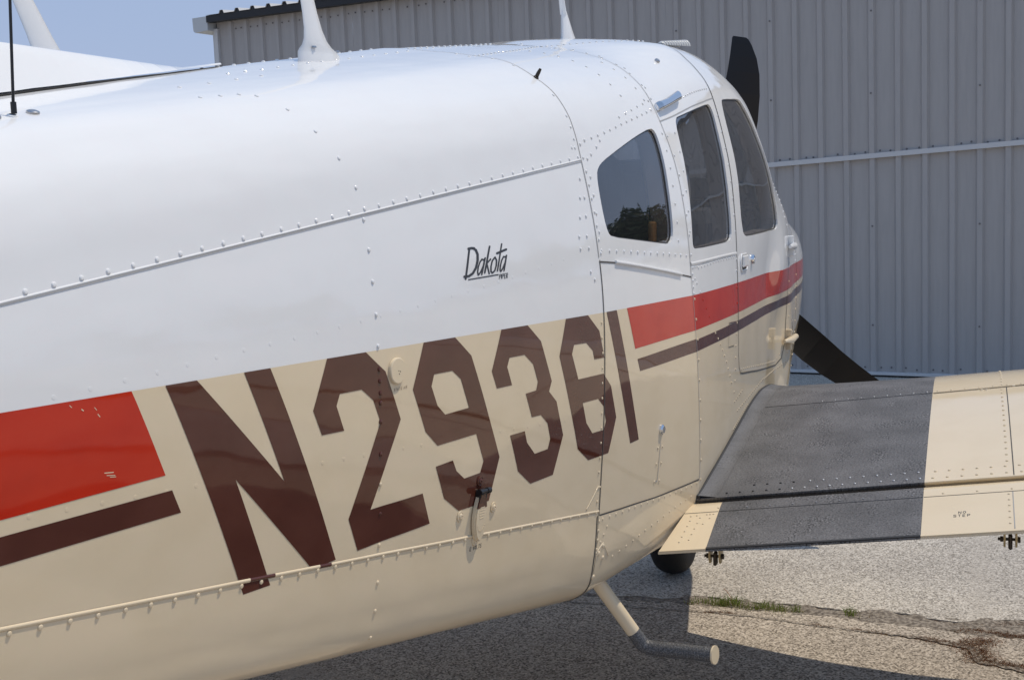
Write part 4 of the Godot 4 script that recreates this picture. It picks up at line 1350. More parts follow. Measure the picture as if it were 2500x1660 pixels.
func wing_normal(i: int, z: float, side := 1.0) -> Vector3:
	var n := foil.size()
	var a := foil[maxi(i - 1, 0)]
	var c := foil[mini(i + 1, n - 1)]
	var d := wing_pt(c, z, side) - wing_pt(a, z, side)
	var e := wing_pt(foil[i], z + 0.01, side) - wing_pt(foil[i], z - 0.01, side)
	var nn := d.cross(e).normalized()
	var t := d.normalized()
	var out := Vector3(-t.y, t.x, 0) * -1.0
	# the outline runs forward over the top and back below
	out = Vector3(-t.y, t.x, 0)
	return nn if nn.dot(out) > 0 else -nn

func wing_part(z0: float, z1: float, side: float, steps: int) -> ArrayMesh:
	var b := Builder.new()
	for s in steps:
		var za := lerpf(z0, z1, float(s) / steps)
		var zb := lerpf(z0, z1, float(s + 1) / steps)
		for i in foil.size() - 1:
			b.quad(wing_pt(foil[i], za, side), wing_pt(foil[i + 1], za, side), wing_pt(foil[i + 1], zb, side), wing_pt(foil[i], zb, side), wing_normal(i, za, side), wing_normal(i + 1, za, side), wing_normal(i + 1, zb, side), wing_normal(i, zb, side))
	if z1 > 3.0:
		for i in foil.size() - 1:
			b.tri(wing_pt(Vector2(1.2, 0.9), z1, side), wing_pt(foil[i], z1, side), wing_pt(foil[i + 1], z1, side), Vector3(0, 0, side), Vector3(0, 0, side), Vector3(0, 0, side))
	return b.done()

const FLAP = [Vector2(0.327, 0.8772), Vector2(0.36, 0.8866), Vector2(0.43, 0.9063), Vector2(0.50, 0.9260), Vector2(0.53, 0.9340), Vector2(0.552, 0.9370), Vector2(0.570, 0.9320), Vector2(0.580, 0.918), Vector2(0.576, 0.902), Vector2(0.56, 0.890), Vector2(0.50, 0.882), Vector2(0.33, 0.871), Vector2(0.325, 0.8735)]

func flap_part(za0: float, za1: float, zb0: float, zb1: float, side := 1.0) -> ArrayMesh:
	# za0/za1: inboard edge at the trailing and leading edge; zb0/zb1: outboard edge
	var b := Builder.new()
	var n := FLAP.size()
	var at_ := func(i: int, inner: bool) -> Vector3:
		var q: Vector2 = FLAP[i % n]
		var f := clampf((q.x - 0.327) / 0.21, 0, 1)
		var z := lerpf(za0, za1, f) if inner else lerpf(zb0, zb1, f)
		return Vector3(q.x, q.y + 0.12 * (z - 1.11), z * side)
	var nrm := func(i: int) -> Vector3:
		var a: Vector2 = FLAP[(i + n - 1) % n]
		var c: Vector2 = FLAP[(i + 1) % n]
		if i % n <= 3 and i % n > 0:
			a = FLAP[0]; c = FLAP[3]
		var t := (c - a).normalized()
		return Vector3(-t.y, t.x, -0.12 * side * (1.0 if i % n <= 5 else -1.0)).normalized()
	for i in n:
		var n0: Vector3 = nrm.call(i)
		var n1: Vector3 = nrm.call(i + 1)
		if i == 0:
			n0 = n1
		if i >= n - 2:
			n0 = Vector3(-1, 0, 0); n1 = n0
		b.quad(at_.call(i, true), at_.call(i, false), at_.call(i + 1, false), at_.call(i + 1, true), n0, n0, n1, n1)
	for inner in [true, false]:
		var c := Vector3.ZERO
		for i in n:
			c += at_.call(i, inner) / n
		var nn := Vector3(0, 0, -side if inner else side)
		for i in n:
			b.tri(c, at_.call(i, inner), at_.call(i + 1, inner), nn, nn, nn)
	return b.done()

func on_flap(x: float, z: float, off := 0.0) -> Transform3D:
	var y := Vector3(-0.281, 1.0, -0.12).normalized()
	var p := Vector3(x, 0.8772 + 0.281 * (x - 0.327) + 0.12 * (z - 1.11), z) + y * off
	var e := (Vector3.BACK - y * y.z).normalized()
	return Transform3D(Basis(e, y, e.cross(y)), p)

func on_wing(x: float, z: float, off := 0.0) -> Transform3D:
	var i := 0
	while i < upper_n - 1 and wing_pt(foil[i + 1], z).x < x:
		i += 1
	var a := wing_pt(foil[i], z)
	var c := wing_pt(foil[i + 1], z)
	var p := a.lerp(c, clampf((x - a.x) / maxf(1e-5, c.x - a.x), 0, 1))
	var y := wing_normal(i, z)
	var e := (Vector3.BACK - y * y.z).normalized()
	return Transform3D(Basis(e, y, e.cross(y)), p + y * off)

func wing_line(pts: Array, w: float, h: float, flap := false) -> ArrayMesh:
	var b := Builder.new()
	var prev := []
	for i in pts.size() - 1:
		for j in 13:
			var q: Vector2 = pts[i].lerp(pts[i + 1], j / 12.0)
			var t := on_flap(q.x, q.y) if flap else on_wing(q.x, q.y)
			var d: Vector2 = (pts[i + 1] - pts[i]).normalized()
			var s := (t.basis.x * d.x + t.basis.z * d.y).normalized()
			if absf(d.y) > absf(d.x):
				s = t.basis.z
			else:
				s = t.basis.x
			var y := t.basis.y
			var e := [t.origin - s * w + y * 0.0004, t.origin - s * w * 0.7 + y * h, t.origin + s * w * 0.7 + y * h, t.origin + s * w + y * 0.0004]
			if prev:
				b.quad(prev[0], prev[1], e[1], e[0], -s, -s, -s, -s)
				b.quad(prev[1], prev[2], e[2], e[1], y, y, y, y)
				b.quad(prev[2], prev[3], e[3], e[2], s, s, s, s)
			prev = e
	return b.done()

func wing_rivets(pts: Array, n: int, key: String, parent: Node3D, flap := false, s := 0.95) -> void:
	for i in n:
		var f := float(i) / maxi(1, n - 1)
		var q: Vector2 = pts[0].lerp(pts[1], f)
		var t := on_flap(q.x, q.y, 0.0006) if flap else on_wing(q.x, q.y, 0.0006)
		t.basis = t.basis.scaled_local(Vector3.ONE * s)
		rivet(t, key, parent)

func wings() -> void:
	make_foil()
	var walk := obj("wing_walkway", wing_part(0.42, 1.1165, 1.0, 14), M.walkway, plane, "black gritty walkway at the root of the wing")
	var wing := obj("wing", wing_part(1.1165, 5.3, 1.0, 16), M.cream, plane, "cream wing with rows of rivets beyond the black walkway")
	obj("wing", wing_part(0.42, 5.3, -1.0, 16), M.cream, plane, "cream wing on the far side of the airplane")
	# dark sealant along the root
	var p := []
	var r := []
	for i in 34:
		var x := lerpf(0.566, 2.16, i / 33.0)
		var z := 0.54
		for j in 6:
			var y := on_wing(x, z).origin.y
			z = yz(x, k_of(x, y - LIFT)).y
		p.append(Vector3(x, on_wing(x, z).origin.y + 0.001, z + 0.003)); r.append(0.0095)
	var sb := Builder.new()
	sb.tube(p, r, 10)
	obj("root_sealant", sb.done(), M.sealant, walk)
	var fb := Builder.new()
	for i in p.size() - 1:
		var w0 := on_wing(p[i].x, p[i].z + 0.05, 0.0008)
		var w1 := on_wing(p[i + 1].x, p[i + 1].z + 0.05, 0.0008)
		fb.quad(p[i] + Vector3(0, 0.008, 0.002), p[i + 1] + Vector3(0, 0.008, 0.002), w1.origin, w0.origin, Vector3(0, 0.8, 0.6), Vector3(0, 0.8, 0.6), w1.basis.y, w0.basis.y)
	obj("root_fillet", fb.done(), M.walkway, walk)
	obj("panel_seam", wing_line([Vector2(1.275, 0.60), Vector2(1.275, 1.114)], 0.0016, 0.0009), M.black, walk)
	obj("skin_lap", wing_line([Vector2(1.275, 1.119), Vector2(1.275, 2.2)], 0.004, 0.0022), M.cream, wing)
	obj("panel_seam", wing_line([Vector2(1.266, 1.119), Vector2(1.266, 2.2)], 0.0016, 0.0009), M.grime_shade, wing)
	obj("panel_seam", wing_line([Vector2(0.57, 1.316), Vector2(1.262, 1.316)], 0.0013, 0.0009), M.grime_shade, wing)
	wing_rivets([Vector2(1.292, 1.13), Vector2(1.292, 1.62)], 14, "cream", wing, false, 0.85)
	wing_rivets([Vector2(1.292, 0.80), Vector2(1.292, 1.10)], 9, "walk_bright", walk, false, 0.7)
	wing_rivets([Vector2(1.30, 1.305), Vector2(1.62, 1.305)], 9, "cream", wing)
	wing_rivets([Vector2(0.66, 1.303), Vector2(1.24, 1.303)], 15, "cream", wing)
	wing_rivets([Vector2(0.588, 1.135), Vector2(0.588, 1.40)], 9, "cream", wing)
	wing_rivets([Vector2(0.628, 1.14), Vector2(0.628, 1.33)], 7, "cream", wing)
	wing_rivets([Vector2(0.588, 0.57), Vector2(0.588, 0.77)], 7, "sealant", walk)
	wing_rivets([Vector2(0.588, 0.80), Vector2(0.588, 1.105)], 11, "walk_bright", walk)
	wing_rivets([Vector2(0.628, 0.70), Vector2(0.628, 0.80)], 4, "sealant", walk)
	wing_rivets([Vector2(0.628, 0.84), Vector2(0.628, 1.10)], 9, "walk_bright", walk)
	for s in [Vector2(1.255, 1.25), Vector2(1.25, 1.262), Vector2(1.27, 1.335)]:
		wing_rivets([s, s], 1, "cream", wing, false, 1.4)
	# flap
	var inner := obj("wing_flap", flap_part(0.517, 0.551, 0.6313, 0.6313), M.cream, plane, "cream flap with a black painted walkway across its root")
	obj("flap_walkway", flap_part(0.6317, 0.6317, 1.1155, 1.1155), M.walkway, inner)
	obj("outer_flap", flap_part(1.1159, 1.1159, 2.6, 2.6), M.cream, inner)
	obj("far_flap", flap_part(0.52, 0.55, 2.6, 2.6, -1.0), M.cream, inner)
	obj("panel_seam", wing_line([Vector2(0.50, 0.546), Vector2(0.50, 0.630)], 0.0011, 0.0008, true), M.grime_shade, inner)
	obj("panel_seam", wing_line([Vector2(0.50, 0.633), Vector2(0.50, 1.114)], 0.0011, 0.0008, true), M.black, inner)
	obj("panel_seam", wing_line([Vector2(0.50, 1.117), Vector2(0.50, 1.9)], 0.0011, 0.0008, true), M.grime_shade, inner)
	obj("panel_seam", wing_line([Vector2(0.338, 1.3115), Vector2(0.498, 1.3115)], 0.0011, 0.0008, true), M.pale_grime_shade, inner)
	for e in [[0.519, 0.631, M.cream], [0.632, 1.115, M.sealant], [1.116, 2.0, M.cream]]:
		obj("trailing_edge", wing_line([Vector2(0.3305, e[0]), Vector2(0.3305, e[1])], 0.0048, 0.0022, true), e[2], inner)
	for q in [[0.485, 0.565, "cream"], [0.487, 0.580, "cream"], [0.489, 0.605, "cream"], [0.489, 0.613, "cream"], [0.489, 0.621, "cream"], [0.518, 0.628, "cream"]]:
		wing_rivets([Vector2(q[0], q[1]), Vector2(q[0], q[1])], 1, q[2], inner, true, 0.75)
	wing_rivets([Vector2(0.463, 0.567), Vector2(0.367, 0.560)], 5, "cream", inner, true, 0.75)
	wing_rivets([Vector2(0.475, 0.590), Vector2(0.375, 0.582)], 5, "cream", inner, true, 0.75)
	wing_rivets([Vector2(0.470, 0.615), Vector2(0.445, 0.603)], 2, "cream", inner, true, 0.75)
	wing_rivets([Vector2(0.330, 0.54), Vector2(0.330, 0.615)], 3, "cream", inner, true, 0.7)
	wing_rivets([Vector2(0.330, 0.66), Vector2(0.330, 1.10)], 8, "sealant", inner, true, 0.7)
	wing_rivets([Vector2(0.512, 0.70), Vector2(0.512, 1.09)], 8, "walk_dull", inner, true, 0.8)
	wing_rivets([Vector2(0.489, 1.303), Vector2(0.362, 1.303)], 6, "cream", inner, true, 0.8)
	wing_rivets([Vector2(0.512, 1.16), Vector2(0.512, 1.46)], 5, "cream", inner, true, 0.75)
	wing_rivets([Vector2(0.330, 1.15), Vector2(0.330, 1.45)], 5, "cream", inner, true, 0.7)
	for line in [["NO", 0.416, 1.1945], ["STEP", 0.402, 1.184]]:
		for st in text_strokes(line[0], 0.13, 0.0):
			var pl := PackedVector2Array()
			for k in range(1, st.size(), 2):
				pl.append(Vector2(st[k], st[k + 1]))
			for poly in Geometry2D.offset_polyline(pl, 0.06, Geometry2D.JOIN_ROUND, Geometry2D.END_ROUND):
				var idx := Geometry2D.triangulate_polygon(poly)
				var mb := Builder.new()
				for k in range(0, idx.size(), 3):
					var v := []
					for m in 3:
						var g: Vector2 = poly[idx[k + m]]
						v.append(on_flap(line[1] + g.y * 0.0092, line[2] + g.x * 0.0098, 0.0007))
					mb.tri(v[0].origin, v[1].origin, v[2].origin, v[0].basis.y, v[1].basis.y, v[2].basis.y)
				obj("flap_marking", mb.done(), M.ink, inner)
	# hinge forks that hang under the flap
	for z in [0.628, 1.306]:
		var y: float = 0.875 + 0.12 * (z - 1.11)
		var hb := Builder.new()
		for s in [-0.0125, 0.0125]:
			hb.slab(Transform3D(Basis(), Vector3(0.47, y - 0.035, z + s)), PackedVector2Array([Vector2(-0.022, 0.035), Vector2(-0.020, -0.022), Vector2(-0.012, -0.034), Vector2(0.004, -0.034), Vector2(0.014, -0.02), Vector2(0.03, 0.035)]), 0.0022)
		hb.box(Transform3D(Basis(), Vector3(0.449, y - 0.012, z)), Vector3(0.003, 0.03, 0.028), 0.0005)
		var fork := obj("flap_hinge", hb.done(), M.brass, inner, "")
		var bb := Builder.new()
		bb.tube([Vector3(0.463, y - 0.052, z - 0.027), Vector3(0.463, y - 0.052, z + 0.020)], [0.0035, 0.0035], 10)
		bb.tube([Vector3(0.463, y - 0.052, z - 0.022), Vector3(0.463, y - 0.052, z - 0.0155)], [0.0065, 0.0065], 6)
		bb.tube([Vector3(0.463, y - 0.052, z + 0.0155), Vector3(0.463, y - 0.052, z + 0.0215)], [0.007, 0.007], 6)
		bb.box(Transform3D(Basis(), Vector3(0.465, y - 0.058, z)), Vector3(0.022, 0.034, 0.009), 0.003)
		obj("hinge_bolt", bb.done(), M.bolt, fork)
	var rod := Builder.new()
	rod.tube([Vector3(0.43, 0.893, 1.328), Vector3(0.47, 0.885, 1.336), Vector3(0.50, 0.862, 1.345), Vector3(0.53, 0.845, 1.36)], [0.004, 0.004, 0.004, 0.004], 8)
	obj("flap_rod", rod.done(), M.bolt, inner)
	# landing gear
	wheel(Vector3(2.76, 0.215, 0.0), 0.215, 0.082, "nose_wheel")
	wheel(Vector3(1.12, 0.215, 1.52), 0.215, 0.080, "main_wheel")
	wheel(Vector3(1.12, 0.215, -1.52), 0.215, 0.080, "main_wheel")

func wheel(c: Vector3, r: float, hw: float, called: String) -> void:
	var w := Node3D.new()
	w.name = numbered(called, plane)
	plane.add_child(w, true)
	w.position = c
	var t := Transform3D(Basis(Vector3.RIGHT, PI * 0.5), Vector3.ZERO)
	var b := Builder.new()
	var prof := []
	for i in 25:
		var a := PI * i / 24.0
		prof.append(Vector2(r * 0.56 + r * 0.44 * pow(sin(a), 0.62), -cos(a) * hw))
	b.lathe(t, prof, 44)
	obj("tyre", b.done(), M.rubber, w)
	var rim := Builder.new()
	rim.lathe(t, [Vector2(0.02, -hw * 0.6), Vector2(r * 0.57, -hw * 0.75), Vector2(r * 0.57, hw * 0.75), Vector2(0.02, hw * 0.6)], 28)
	obj("rim", rim.done(), M.white, w)
	var leg := Builder.new()
	if called == "nose_wheel":
		for s in [-1.0, 1.0]:
			leg.tube([Vector3(0, 0, s * 0.10), Vector3(0, 0.26, s * 0.10), Vector3(0, 0.30, s * 0.04)], [0.016, 0.018, 0.02], 12)
		leg.tube([Vector3(0, 0.28, 0), Vector3(0.02, 0.62, 0)], [0.03, 0.035], 16)
	else:
		leg.tube([Vector3(0, 0, signf(c.z) * -0.10), Vector3(0, 0.2, signf(c.z) * -0.09), Vector3(0.02, 0.62, signf(c.z) * -0.09)], [0.02, 0.028, 0.034], 14)
	obj("gear_leg", leg.done(), M.cream, w)

func propeller() -> void:
	var hub := Vector3(3.48, 1.353, 0.040)
	var pr := Node3D.new()
	pr.name = "propeller"
	plane.add_child(pr, true)
	pr.position = hub
	pr.scale = Vector3.ONE * 0.966
	var outline := [[0.06, 0.05, -0.05], [0.14, 0.055, -0.055], [0.25, 0.075, -0.068], [0.40, 0.098, -0.072], [0.55, 0.112, -0.070], [0.68, 0.114, -0.066], [0.80, 0.104, -0.060], [0.90, 0.086, -0.060], [0.97, 0.062, -0.062], [1.03, 0.028, -0.066], [1.055, 0.008, -0.068], [1.062, -0.004, -0.064]]
	for n in 3:
		var a := deg_to_rad(79.0 - 120.0 * n)
		var rad := Vector3(0, sin(a), cos(a))
		var per := Vector3(0, -cos(a), sin(a))
		var b := Builder.new()
		var prev := []
		for o in outline:
			var beta := lerpf(0.95, 0.28, clampf(o[0] / 1.06, 0, 1))
			var th := lerpf(0.030, 0.006, clampf(o[0] / 1.06, 0, 1))
			var ring := []
			for k in 17:
				var u := k / 16.0
				var e: float = lerpf(o[1], o[2], u)
				var cc: float = (o[1] - o[2])
				var fwd: float = (e - (o[1] + o[2]) * 0.5) * tan(beta)
				var bulge: float = th * pow(maxf(0.0, sin(PI * u)), 0.7)
				ring.append([rad * o[0] + per * e + Vector3(fwd + bulge, 0, 0), rad * o[0] + per * e + Vector3(fwd - bulge * 0.3, 0, 0), cc])
			if prev:
				for k in 16:
					for s in 2:
						b.flat(prev[k][s], prev[k + 1][s], ring[k + 1][s], ring[k][s], Vector3.RIGHT if s == 0 else Vector3.LEFT)
			prev = ring
		obj("propeller_blade", b.done(), M.prop_black, pr)
	var s := Builder.new()
	s.lathe(Transform3D(Basis(Vector3.BACK, -PI * 0.5), Vector3(-0.10, 0, 0)), [Vector2(0.15, 0.0), Vector2(0.165, 0.06), Vector2(0.155, 0.14), Vector2(0.12, 0.25), Vector2(0.06, 0.33), Vector2(0.001, 0.36)], 32)
	obj("spinner", s.done(), M.white, pr)

func scatter_loose() -> void:
	for id in loose:
		var mm := MultiMesh.new()
		mm.transform_format = MultiMesh.TRANSFORM_3D
		mm.mesh = flush_mesh if id[1] else rivet_mesh
		mm.instance_count = loose[id].size()
		for i in loose[id].size():
			mm.set_instance_transform(i, loose[id][i])
		var o := MultiMeshInstance3D.new()
		o.multimesh = mm
		o.material_override = M[id[0]]
		o.name = numbered("small_rivets", plane)
		plane.add_child(o, true)
		o.set_meta("kind", "stuff")

# ---------------------------------------------------------------- hangar
const RIB := 0.2177
func wall_profile(w0: float, w1: float) -> Array:
	var out := [[w0, 0.0]]
	var k := ceili((w0 + 0.068 - 0.04) / RIB)
	while true:
		var c := -0.068 + k * RIB
		if c > w1 - 0.04:
			break
		if c > w0 + 0.04:
			for q in [[-0.038, 0.0], [-0.020, 0.030], [0.020, 0.030], [0.038, 0.0]]:
				out.append([c + q[0], q[1]])
		k += 1
	out.append([w1, 0.0])
	return out

func flash_y(w: float) -> float:
	return 1.898 + 0.0411 * w

func hangar() -> void:
	var ang := deg_to_rad(9.0)
	var h := thing("hangar", "gray ribbed metal hangar with white flashing strip and dark eave behind the airplane", "hangar", Vector3(8.7, 0, 0.5))
	h.transform.basis = Basis(Vector3(-sin(ang), 0, cos(ang)), Vector3.UP, Vector3(-cos(ang), 0, -sin(ang)))
	var left := -7.24
	var right := 2.96
	var first := -0.068 - 33 * RIB + RIB * 0.5
	for row_ in 2:
		var w := left
		var edge := first + 0.0
		while w < right - 0.01:
			edge += RIB * 4
			var e := minf(edge, right)
			if right - e < 0.1:
				e = right
			var b := Builder.new()
			var p := wall_profile(w, e)
			var lift := 0.0012 * (int(round(edge / (RIB * 4))) % 2)
			for i in p.size() - 1:
				var a: Array = p[i]
				var c: Array = p[i + 1]
				var ya0 := flash_y(a[0]) if row_ == 0 else 0.035
				var yc0 := flash_y(c[0]) if row_ == 0 else 0.035
				var ya1 := 3.80 if row_ == 0 else flash_y(a[0]) + 0.02
				var yc1 := 3.80 if row_ == 0 else flash_y(c[0]) + 0.02
				var za: float = a[1] + lift + (0.0 if row_ == 0 else -0.012)
				var zc: float = c[1] + lift + (0.0 if row_ == 0 else -0.012)
				b.flat(Vector3(a[0], ya0, za), Vector3(c[0], yc0, zc), Vector3(c[0], yc1, zc), Vector3(a[0], ya1, za), Vector3(0, 0, 1))
			obj("wall_panel", b.done(), M.wall, h)
			w = e
	# strip between the two courses
	var fb := Builder.new()
	fb.slab(Transform3D(), PackedVector2Array([Vector2(left, flash_y(left) - 0.021), Vector2(right, flash_y(right) - 0.021), Vector2(right, flash_y(right) + 0.020), Vector2(left, flash_y(left) + 0.020)]), 0.034)
	obj("wall_flashing", fb.done(), M.wall_trim, h)
	# eave: dark fascia under the ribbed edge of the roof
	var top := PackedVector2Array([Vector2(left - 0.03, 3.70), Vector2(right + 0.05, 3.70)])
	var rp := wall_profile(left - 0.03, right + 0.05)
	rp.reverse()
	for q in rp:
		top.append(Vector2(q[0], 3.772 + q[1] * 1.15))
	var eb := Builder.new()
	eb.slab(Transform3D(Basis(), Vector3(0, 0, 0.09)), top, 0.045)
	obj("eave_fascia", eb.done(), M.fascia, h)
	rp.reverse()
	var rb := Builder.new()
	for i in rp.size() - 1:
		var a: Array = rp[i]
		var c: Array = rp[i + 1]
		var up := 10.0 * 0.07
		rb.flat(Vector3(a[0], 3.776 + a[1] * 1.15, 0.15), Vector3(c[0], 3.776 + c[1] * 1.15, 0.15), Vector3(c[0], 3.776 + c[1] * 1.15 + up, -9.85), Vector3(a[0], 3.776 + a[1] * 1.15 + up, -9.85), Vector3.UP)
	obj("hangar_roof", rb.done(), M.roof, h)
	var sb := Builder.new()
	sb.box(Transform3D(Basis(), Vector3(left + 0.04, 1.9, -4.95)), Vector3(0.06, 3.78, 9.8))
	sb.box(Transform3D(Basis(), Vector3(right - 0.04, 1.9, -4.95)), Vector3(0.06, 3.78, 9.8))
	sb.box(Transform3D(Basis(), Vector3((left + right) * 0.5, 2.2, -9.85)), Vector3(right - left, 4.4, 0.06))
	obj("end_walls", sb.done(), M.wall, h)
	# gutter with its boxed end, corner trim and downspout at the far corner
	var gb := Builder.new()
	gb.slab(Transform3D(Basis(), Vector3(0, 0, -4.85)), PackedVector2Array([Vector2(left - 0.235, 3.765), Vector2(left - 0.228, 3.625), Vector2(left - 0.205, 3.605), Vector2(left - 0.02, 3.615), Vector2(left - 0.02, 3.768)]), 4.98)
	obj("gutter", gb.done(), M.gutter, h)
	var cb := Builder.new()
	cb.box(Transform3D(Basis(), Vector3(left + 0.005, 1.84, 0.012)), Vector3(0.055, 3.60, 0.05), 0.004)
	obj("corner_trim", cb.done(), M.wall_trim, h)
	var db := Builder.new()
	db.box(Transform3D(Basis(), Vector3(left - 0.062, 1.82, -0.05)), Vector3(0.055, 3.58, 0.06), 0.008)
	obj("downspout", db.done(), M.gutter, h)
	var bb := Builder.new()
	bb.box(Transform3D(Basis(), Vector3((left + right) * 0.5, 0.030, 0.014)), Vector3(right - left, 0.026, 0.05), 0.003)
	obj("base_trim", bb.done(), M.wall_trim, h)
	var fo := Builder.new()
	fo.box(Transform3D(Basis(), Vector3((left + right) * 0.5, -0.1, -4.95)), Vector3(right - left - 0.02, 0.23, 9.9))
	obj("shaded_foundation", fo.done(), M.fascia, h)  # near-black colour paints in the shadow gap under the base trim
	# washered screws above the flashing, along the base and under the eave
	var sm := Builder.new()
	sm.lathe(Transform3D(Basis(Vector3.RIGHT, PI * 0.5), Vector3.ZERO), [Vector2(0.0085, -0.001), Vector2(0.0085, 0.002), Vector2(0.004, 0.0035), Vector2(0.004, 0.008), Vector2(0.0001, 0.008)], 8)
	var smesh := sm.done()
	var spots_ := []
	var k := -32
	while -0.068 + k * RIB < right - 0.2:
		var c := -0.068 + k * RIB
		for d in [0.065, 0.15]:
			for y in [flash_y(c + d) + 0.036, 0.075, 3.62]:
				if rng.randf() < 0.88:
					spots_.append(Vector3(c + d + rng.randfn(0, 0.006), y + rng.randfn(0, 0.004), 0.002 - (0.012 if y < 1.0 else 0.0)))
		if k % 4 == 0:
			for y in [0.45, 1.3, 2.42, 3.1]:
				spots_.append(Vector3(c + rng.randfn(0, 0.002), y, 0.0315 - (0.012 if y < 1.9 else 0.0)))
		k += 1
	var mm := MultiMesh.new()
	mm.transform_format = MultiMesh.TRANSFORM_3D
	mm.mesh = smesh
	mm.instance_count = spots_.size()
	for i in spots_.size():
		mm.set_instance_transform(i, Transform3D(Basis(), spots_[i]))
	var so := MultiMeshInstance3D.new()
	so.multimesh = mm
	so.material_override = M.screw
	so.name = "wall_screws"
	so.set_meta("kind", "stuff")
	h.add_child(so, true)

# ---------------------------------------------------------------- ground
const NEAR_EDGE = [Vector2(2.36, -2.0), Vector2(2.35, 0.04), Vector2(2.33, 0.14), Vector2(2.33, 0.29), Vector2(2.32, 0.42), Vector2(2.33, 0.57), Vector2(2.32, 0.70), Vector2(2.29, 0.87), Vector2(2.27, 1.06), Vector2(2.24, 1.22), Vector2(2.22, 1.27), Vector2(2.24, 1.40), Vector2(2.22, 2.5)]
const FAR_EDGE = [Vector2(2.38, -2.0), Vector2(2.39, 0.03), Vector2(2.43, 0.11), Vector2(2.45, 0.18), Vector2(2.43, 0.38), Vector2(2.43, 0.57), Vector2(2.40, 0.77), Vector2(2.43, 0.93), Vector2(2.38, 1.09), Vector2(2.37, 1.18), Vector2(2.42, 1.31), Vector2(2.44, 1.41), Vector2(2.40, 2.5)]
const CRACK = [Vector2(2.26, -3.0), Vector2(2.25, 0.07), Vector2(2.25, 0.17), Vector2(2.26, 0.25), Vector2(2.25, 0.34), Vector2(2.24, 0.43), Vector2(2.23, 0.51), Vector2(2.20, 0.62), Vector2(2.19, 0.71), Vector2(2.175, 0.84), Vector2(2.16, 0.95), Vector2(2.15, 1.04), Vector2(2.11, 1.15), Vector2(2.09, 1.22), Vector2(2.02, 1.24), Vector2(1.95, 1.25), Vector2(1.94, 1.31), Vector2(1.90, 1.39), Vector2(1.86, 1.9), Vector2(1.7, 3.0)]

func edge_x(e: Array, z: float) -> float:
	if z <= e[0].y:
		return e[0].x
	for i in e.size() - 1:
		if z <= e[i + 1].y:
			return lerpf(e[i].x, e[i + 1].x, (z - e[i].y) / (e[i + 1].y - e[i].y))
	return e[-1].x

func pavement_sheet(edge: Array, far_x: float, seed_: int) -> ArrayMesh:
	var nz := FastNoiseLite.new()
	nz.seed = seed_; nz.frequency = 9.0; nz.fractal_octaves = 4
	var st := SurfaceTool.new()
	st.begin(Mesh.PRIMITIVE_TRIANGLES)
	st.set_smooth_group(-1)
	var zs := [-90.0, -30.0, -10.0, -4.0]
	var z := -2.0
	while z < 3.0:
		zs.append(z); z += 0.015
	zs.append_array([6.0, 15.0, 40.0, 90.0])
	for i in zs.size() - 1:
		var q := []
		for j in 2:
			var zz: float = zs[i + j]
			q.append(Vector3(edge_x(edge, zz) + nz.get_noise_1d(zz) * 0.022, 0, zz))
		var a := Vector3(far_x, 0, zs[i])
		var b := Vector3(far_x, 0, zs[i + 1])
		for tri in [[q[0], q[1], b], [q[0], b, a], [q[0], q[1], q[1] + Vector3(0, -0.03, 0)], [q[0], q[1] + Vector3(0, -0.03, 0), q[0] + Vector3(0, -0.03, 0)]]:
			var t: Array = tri
			var want := Vector3.UP if absf(t[2].y) < 0.001 and absf(t[1].y) < 0.001 else Vector3(signf(q[0].x - far_x), 0, 0)
			if (t[1] - t[0]).cross(t[2] - t[0]).dot(want) > 0:
				t = [t[0], t[2], t[1]]
			for p in t:
				st.set_uv(Vector2(p.x, p.z) / 2.3 + Vector2(p.y * 3.0, 0)); st.set_uv2(Vector2(p.x, p.z) / 9.0)
				st.set_normal(want)
				st.add_vertex(p)
	return st.commit()

func ground() -> void:
	structure(obj("old_pavement", pavement_sheet(NEAR_EDGE, -90.0, 3), M.old_asphalt), "old tan weathered asphalt pavement with a cracked edge under the tail")
	structure(obj("apron", pavement_sheet(FAR_EDGE, 120.0, 8), M.asphalt), "gray weathered asphalt apron in front of the hangar")
	var st := Builder.new()
	var nz := FastNoiseLite.new()
	nz.seed = 12; nz.frequency = 6.0; nz.fractal_octaves = 4
	var zs := []
	var z := -3.0
	while z < 3.5:
		zs.append(z); z += 0.03
	for i in zs.size() - 1:
		for j in 8:
			var e := []
			for d in [[0, 0], [1, 0], [1, 1], [0, 1]]:
				var zz: float = zs[i + d[0]]
				var x := lerpf(edge_x(NEAR_EDGE, zz) - 0.02, edge_x(FAR_EDGE, zz) + 0.02, (j + d[1]) / 8.0)
				e.append(Vector3(x, -0.002 + nz.get_noise_2d(x * 2.0, zz * 2.0) * 0.012, zz))
			st.flat(e[0], e[1], e[2], e[3], Vector3.UP)
	structure(obj("dirt_joint", st.done(), M.dirt), "dirt-filled joint between the two pavements")
	var cb := Builder.new()
	var prev := []
	nz.frequency = 14.0
	for i in CRACK.size() - 1:
		var n := maxi(1, int(CRACK[i].distance_to(CRACK[i + 1]) / 0.012))
		for j in n:
			var q: Vector2 = CRACK[i].lerp(CRACK[i + 1], float(j) / n)
			var d: Vector2 = (CRACK[i + 1] - CRACK[i]).normalized()
			var s := Vector2(-d.y, d.x)
			var w := 0.0025 + 0.005 * absf(nz.get_noise_1d(i * 7.0 + j * 0.05)) + smoothstep(0.8, 1.25, q.y) * 0.012
			q += s * nz.get_noise_1d(q.y * 2.0 + 50.0) * 0.012
			var e := [Vector3(q.x - s.x * w, 0.004, q.y - s.y * w), Vector3(q.x + s.x * w, 0.004, q.y + s.y * w)]
			if prev:
				cb.flat(prev[0], prev[1], e[1], e[0], Vector3.UP)
			prev = e
	structure(obj("pavement_crack", cb.done(), M.dirt), "dark crack along the edge of the old pavement")

